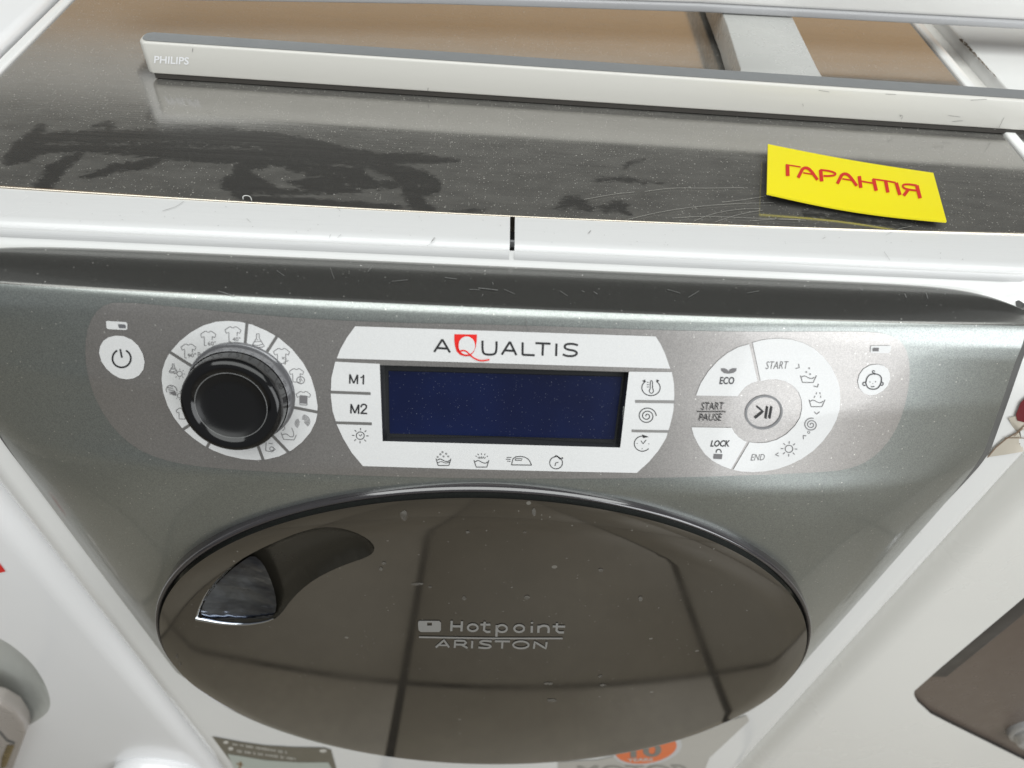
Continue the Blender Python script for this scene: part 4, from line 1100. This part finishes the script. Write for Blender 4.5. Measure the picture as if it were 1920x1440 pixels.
# rear rail, on top of the cross bar
p0 = bp(530, 0, 2, .8735); p1 = bp(1920, 50, 2, .8735); pm = bp(1320, 18, 2, .8735)
yl = lerp(p0.y, p1.y, -.1) - .006
ry = lambda d: [(-.24, yl + d), (-.05, (pm.y + p0.y) / 2 + d), (.12, pm.y + d), (.46, pm.y + .003 + d)]
prism('rear_rail', ry(.0015) + ry(.0165)[::-1], 2, .8760, .9100, M_SLAB, fr, .003, 4)
prism('rear_rail_edge', ry(.0) + ry(.017)[::-1], 2, .8715, .8764, simple('grey_base', (.40, .40, .41), .3), fr, .0012, 3)
# ------------------------------------------------------------------ yellow card
card = thing('price_card', 'curled yellow card with red handwriting-style word lying on the steel top', 'card')
card.location = (0, 0, 0)
cp = [(1440, 270), (1750, 324), (1775, 415), (1438, 362)]
P4 = []
for (x, y), h in zip(cp, (.0048, .0022, .0045, .0058)): P4.append(bp(x, y, 2, .8505 + h))
nu, nv = 24, 10; V = []; F = []
def cpt(u, v):
    p = P4[0].lerp(P4[1], u).lerp(P4[3].lerp(P4[2], u), v)
    return p + Vector((0, 0, -.0022 * math.sin(math.pi * u) * (.4 + .6 * v)))
for th in (0, -.0009):
    for j in range(nv + 1):
        for i in range(nu + 1): V.append(cpt(i / nu, j / nv) + Vector((0, 0, th)))
m = (nu + 1) * (nv + 1)
for j in range(nv):
    for i in range(nu):
        a = j * (nu + 1) + i; F.append((a, a + nu + 1, a + nu + 2, a + 1)); F.append((m + a, m + a + 1, m + a + nu + 2, m + a + nu + 1))
for i in range(nu):
    F.append((i, i + 1, m + i + 1, m + i)); a = nv * (nu + 1) + i; F.append((a, m + a, m + a + 1, a + 1))
for j in range(nv):
    a = j * (nu + 1); F.append((a, m + a, m + a + nu + 1, a + nu + 1)); a += nu; F.append((a, a + nu + 1, m + a + nu + 1, m + a))
M_YEL = simple('yellow_card', (.86, .74, .005), .42, var=.03)
co = mesh_obj('card_sheet', V, F, M_YEL, card, True); co.data.materials.append(simple('magnet_backing_shade', (.012, .012, .012), .6))  # magnet underside blackened to give the dark shade beneath the card
for pl in co.data.polygons:
    if min(pl.vertices) >= m: pl.material_index = 1
co.data.set_sharp_from_angle(angle=math.radians(40))
csurf = bvh_surf(V[:m], F[:0] + [f for f in F if max(f) < m])
k = Ink(); zy = lambda x, y: (1400 + x / 4.8, 240 + y / 4.8)
def Y_(*a): return [zy(*p) for p in a]
WB = 6.0
k.stroke(Y_((366, 335), (368, 435)), WB + 1); k.stroke(Y_((350, 333), (420, 343), (484, 354)), 2.4)
def A_(x, y, s=1):
    k.stroke(Y_((x, y + 92), (x + 40, y + 12)), WB); k.stroke(smooth_poly(Y_((x + 38, y + 14), (x + 70, y), (x + 110, y + 20), (x + 175, y + 112)), False, 1), WB - .6); k.stroke(Y_((x + 45, y + 48), (x + 130, y + 62)), 2.6)
A_(462, 358); A_(815, 412)
k.stroke(Y_((664, 380), (674, 484)), WB + .8); k.stroke(smooth_poly(Y_((660, 380), (740, 388), (800, 408), (796, 428), (740, 436), (690, 434)), False, 2), 3.6)
k.stroke(Y_((1012, 436), (1026, 542)), WB + .6); k.stroke(Y_((1140, 462), (1165, 568)), WB + .6); k.stroke(Y_((1020, 480), (1150, 502)), 2.8)
k.stroke(Y_((1132, 462), (1250, 478), (1340, 494)), 2.8); k.stroke(Y_((1250, 482), (1270, 584)), WB + .4); k.stroke(Y_((1345, 496), (1378, 606)), WB + .4)
k.stroke(smooth_poly(Y_((1530, 520), (1450, 508), (1400, 514), (1410, 545), (1470, 560), (1530, 566)), False, 2), 3.6); k.stroke(Y_((1530, 520), (1560, 636)), WB + .8); k.stroke(Y_((1450, 562), (1412, 612)), WB)
k.build('lettering', csurf, .00025, simple('red_marker', (.62, .02, .012), .5), card)

# ------------------------------------------------------------------ neighbouring machines
lm = thing('washing_machine', 'plain white washing machine to the left with a round grey-white grip hollow', 'washing machine')
LY = -.050
def neighbour_body(x0, x1, mat, root, holes, yf, side):
    """rounded cabinet whose front has openings; front sheet triangulated round them"""
    R = .022; xa, xb = x0 + R, x1 - R
    outl = [(xa, .02), (xb, .02), (xb, .835), (xa, .835)]
    V2, F2 = fill2d([resample(outl, .02, True)] + holes, .03)
    V = [Vector((x, yf, z)) for x, z in V2]; F = fix_faces(V, F2, [Vector((0, -1, 0))] * len(V))
    # rounded vertical edges and top edge (swept profiles)
    def strip(rows):
        b = len(V)
        m = len(rows[0])
        for r in rows: V.extend(Vector(p) for p in r)
        for i in range(len(rows) - 1):
            for j in range(m - 1): F.append((b + i * m + j, b + i * m + j + 1, b + (i + 1) * m + j + 1, b + (i + 1) * m + j))
    zz = np.linspace(.02, .835, 42)
    for sx, xc in ((-1, xa), (1, xb)):
        rows = [[(xc + sx * R * math.sin(a), yf + R - R * math.cos(a), z) for z in zz] for a in np.linspace(0, math.pi / 2, 9)]
        rows.append([(xc + sx * R, .55, z) for z in zz]); strip(rows)
    rt = .015
    rows = []
    for a in np.linspace(0, math.pi / 2, 8):
        dz = rt * math.sin(a); dy = rt - rt * math.cos(a)
        row = [(xa - (R - 0) * math.cos(b_) , yf + R - R * math.sin(b_) + dy, .835 + dz) for b_ in np.linspace(0, math.pi / 2, 7)]
        row += [(x, yf + dy, .835 + dz) for x in np.linspace(xa, xb, 29)[1:-1]]
        row += [(xb + R * math.cos(b_), yf + R - R * math.sin(b_) + dy, .835 + dz) for b_ in np.linspace(math.pi / 2, 0, 7)]
        rows.append(row)
    strip(rows)
    o = mesh_obj('cabinet', V, F, mat, root, True)
    bm = bmesh.new(); bm.from_mesh(o.data); bmesh.ops.remove_doubles(bm, verts=bm.verts, dist=.0004); bmesh.ops.recalc_face_normals(bm, faces=bm.faces); bm.to_mesh(o.data); bm.free()
    return o
def q2(x, y, yv): p = bp(x, y, 1, yv); return (p.x, p.z)
pocket_px = [(-150, 1130), (-60, 1170), (0, 1197), (28, 1214), (61, 1244), (82, 1276), (94, 1307), (94, 1330), (80, 1345), (44, 1366), (-20, 1390), (-150, 1400), (-260, 1300), (-230, 1180)]
pk2 = smooth_poly([q2(x, y, LY) for x, y in pocket_px], True, 2)
neighbour_body(-.9005, -.3005, M_LEFTW, lm, [pk2], LY, 1)
box('top', -.9000, -.3010, LY + .028, .55, .842, .8555, M_LEFTW, lm, .005, 4)
Vp, Fp = fill2d([pk2], .01); pa = np.array(pk2)
Pp = []
for x, z in Vp:
    d = float(np.min(np.hypot(pa[:, 0] - x, pa[:, 1] - z))); Pp.append(Vector((x, LY + .024 * (1 - math.exp(-d / .016)), z)))
mesh_obj('grip_hollow', Pp, fix_faces(Pp, Fp, [Vector((0, -1, 0))] * len(Pp)), simple('hollow_grey_white', (.55, .56, .53), .35), lm, True)
# latch handle
M_LATCH = simple('cream_metal_plastic', (.50, .46, .43), .3, .4)
lp = [q2(x, y, LY - .012) for x, y in [(-120, 1290), (0, 1322), (28, 1338), (44, 1362), (47, 1378), (24, 1440), (0, 1500), (-160, 1480)]]
prism('door_handle', lp, 1, LY - .012, LY + .004, M_LATCH, lm, .003, 3)
k = Ink(); k.stroke([(-40, 1352), (0, 1372), (14, 1388), (28, 1393)], 4); k.build('handle_groove', plane_surf(1, LY - .012, (0, -1, 0)), .0006, M_DKLINE, lm)
k = Ink(); k.fill([(14, 1396), (28, 1396), (12, 1436), (2, 1440), (4, 1420)]); k.build('handle_insert', plane_surf(1, LY - .012, (0, -1, 0)), .0008, simple('brass_insert', (.65, .52, .28), .25, .9), lm)
k = Ink(); k.fill([(-40, 1035), (0, 1055), (11, 1070), (0, 1073), (-40, 1066)]); k.build('red_logo', plane_surf(1, LY, (0, -1, 0)), .0006, M_RED, lm)
# door ring whose top just enters the frame
tp = bp(262, 1432, 1, LY - .012)
cz_ = tp.z - .072
prof = [(.042 + .008 * math.cos(a), .0 + .010 * math.sin(a)) for a in np.linspace(0, 2 * math.pi, 13)]
lathe('door_ring', prof, (tp.x - .004, LY - .006, cz_), (0, -1, 0), M_LEFTW, lm, 96, ring=True)
lathe('door_glass', [(.038, .0), (.025, -.008), (.005, -.010)], (tp.x - .004, LY - .006, cz_), (0, -1, 0), M_GLASS, lm, 64)

rm = thing('washing_machine', 'cream-white washing machine to the right with a sunken grey-brown drawer front', 'washing machine')
RY = -.056
dr_px = [(1722, 1287), (1714, 1296), (1714, 1304), (1720, 1315), (1745, 1338), (1780, 1356), (1845, 1388), (1920, 1425), (2060, 1490), (2200, 1480)]
dr = [q2(x, y, RY) for x, y in dr_px]
xl = q2(1735, 1276, RY)[0]
dr = [(xl, .70), (xl, .46), (xl + .0006, .435)] + dr[1:8] + [(.62, .235), (.84, .235), (.84, .70)]
neighbour_body(.3005, .9005, M_RIGHTW, rm, [dr], RY, -1)
box('top', .3140, .9000, RY + .030, .55, .840, .8530, white_enamel('top_white', (.78, .78, .77), .2, dirt=.2), rm, .0012, 2)
box('top_side', .3015, .3300, RY + .030, .55, .832, .8440, M_RIGHTW, rm, .005, 4)
M_DRAWER = simple('grey_brown_drawer', (.14, .108, .088), .3, .15)
Vp, Fp = fill2d([resample(dr, .02, True)], .03)
drs = mesh_obj('drawer_front', [Vector((x, RY + .004, z)) for x, z in Vp], fix_faces([Vector((x, RY + .004, z)) for x, z in Vp], Fp, [Vector((0, -1, 0))] * len(Vp)), M_DRAWER, rm)
n = len(dr)
mesh_obj('drawer_recess_wall', [Vector((x, RY, z)) for x, z in dr] + [Vector((x, RY + .0042, z)) for x, z in dr], [(i, (i + 1) % n, (i + 1) % n + n, i + n) for i in range(n)], simple('dark_recess', (.03, .028, .026), .4), rm, True)
box('drawer_groove_shade', xl + .0006, xl + .017, RY + .0012, RY + .0038, .436, .695, simple('groove_shade_dark', (.05, .045, .042), .35), rm, .002, 2)  # dark strip standing in for the shadowed groove at the drawer's left edge
kc = bp(1958, 1384, 1, RY - .006)
lathe('selector_knob', [(.0300, -.02), (.0300, .004), (.0288, .0065), (.0262, .0070), (.0250, .0055), (.0246, .0135), (.0235, .0150), (.001, .0155)], (kc.x, RY + .004, kc.z), (0, -1, 0), simple('silver_knob', (.62, .62, .63), .25, .5), rm, 72)
# chipped paint along the neighbour's top edge
k = Ink(); random.seed(5)
for i in range(120):
    t = random.random() ** 1.3; x = lerp(1797, 1864, t) + random.uniform(0, 5 * (1 - t) + 1.5); y = lerp(73, 142, t); L = random.uniform(1, 4.0)
    k.stroke([(x, y), (x + L * .55, y + L * .6), (x + L, y + L)], random.uniform(.6, 1.9) * (1.2 - t * .7))
s_ = k.build('paint_chips', plane_surf(2, .8532, (0, 0, 1)), .0002, simple('rust_chip', (.13, .10, .07), .8), rm); s_['kind'] = 'stuff'
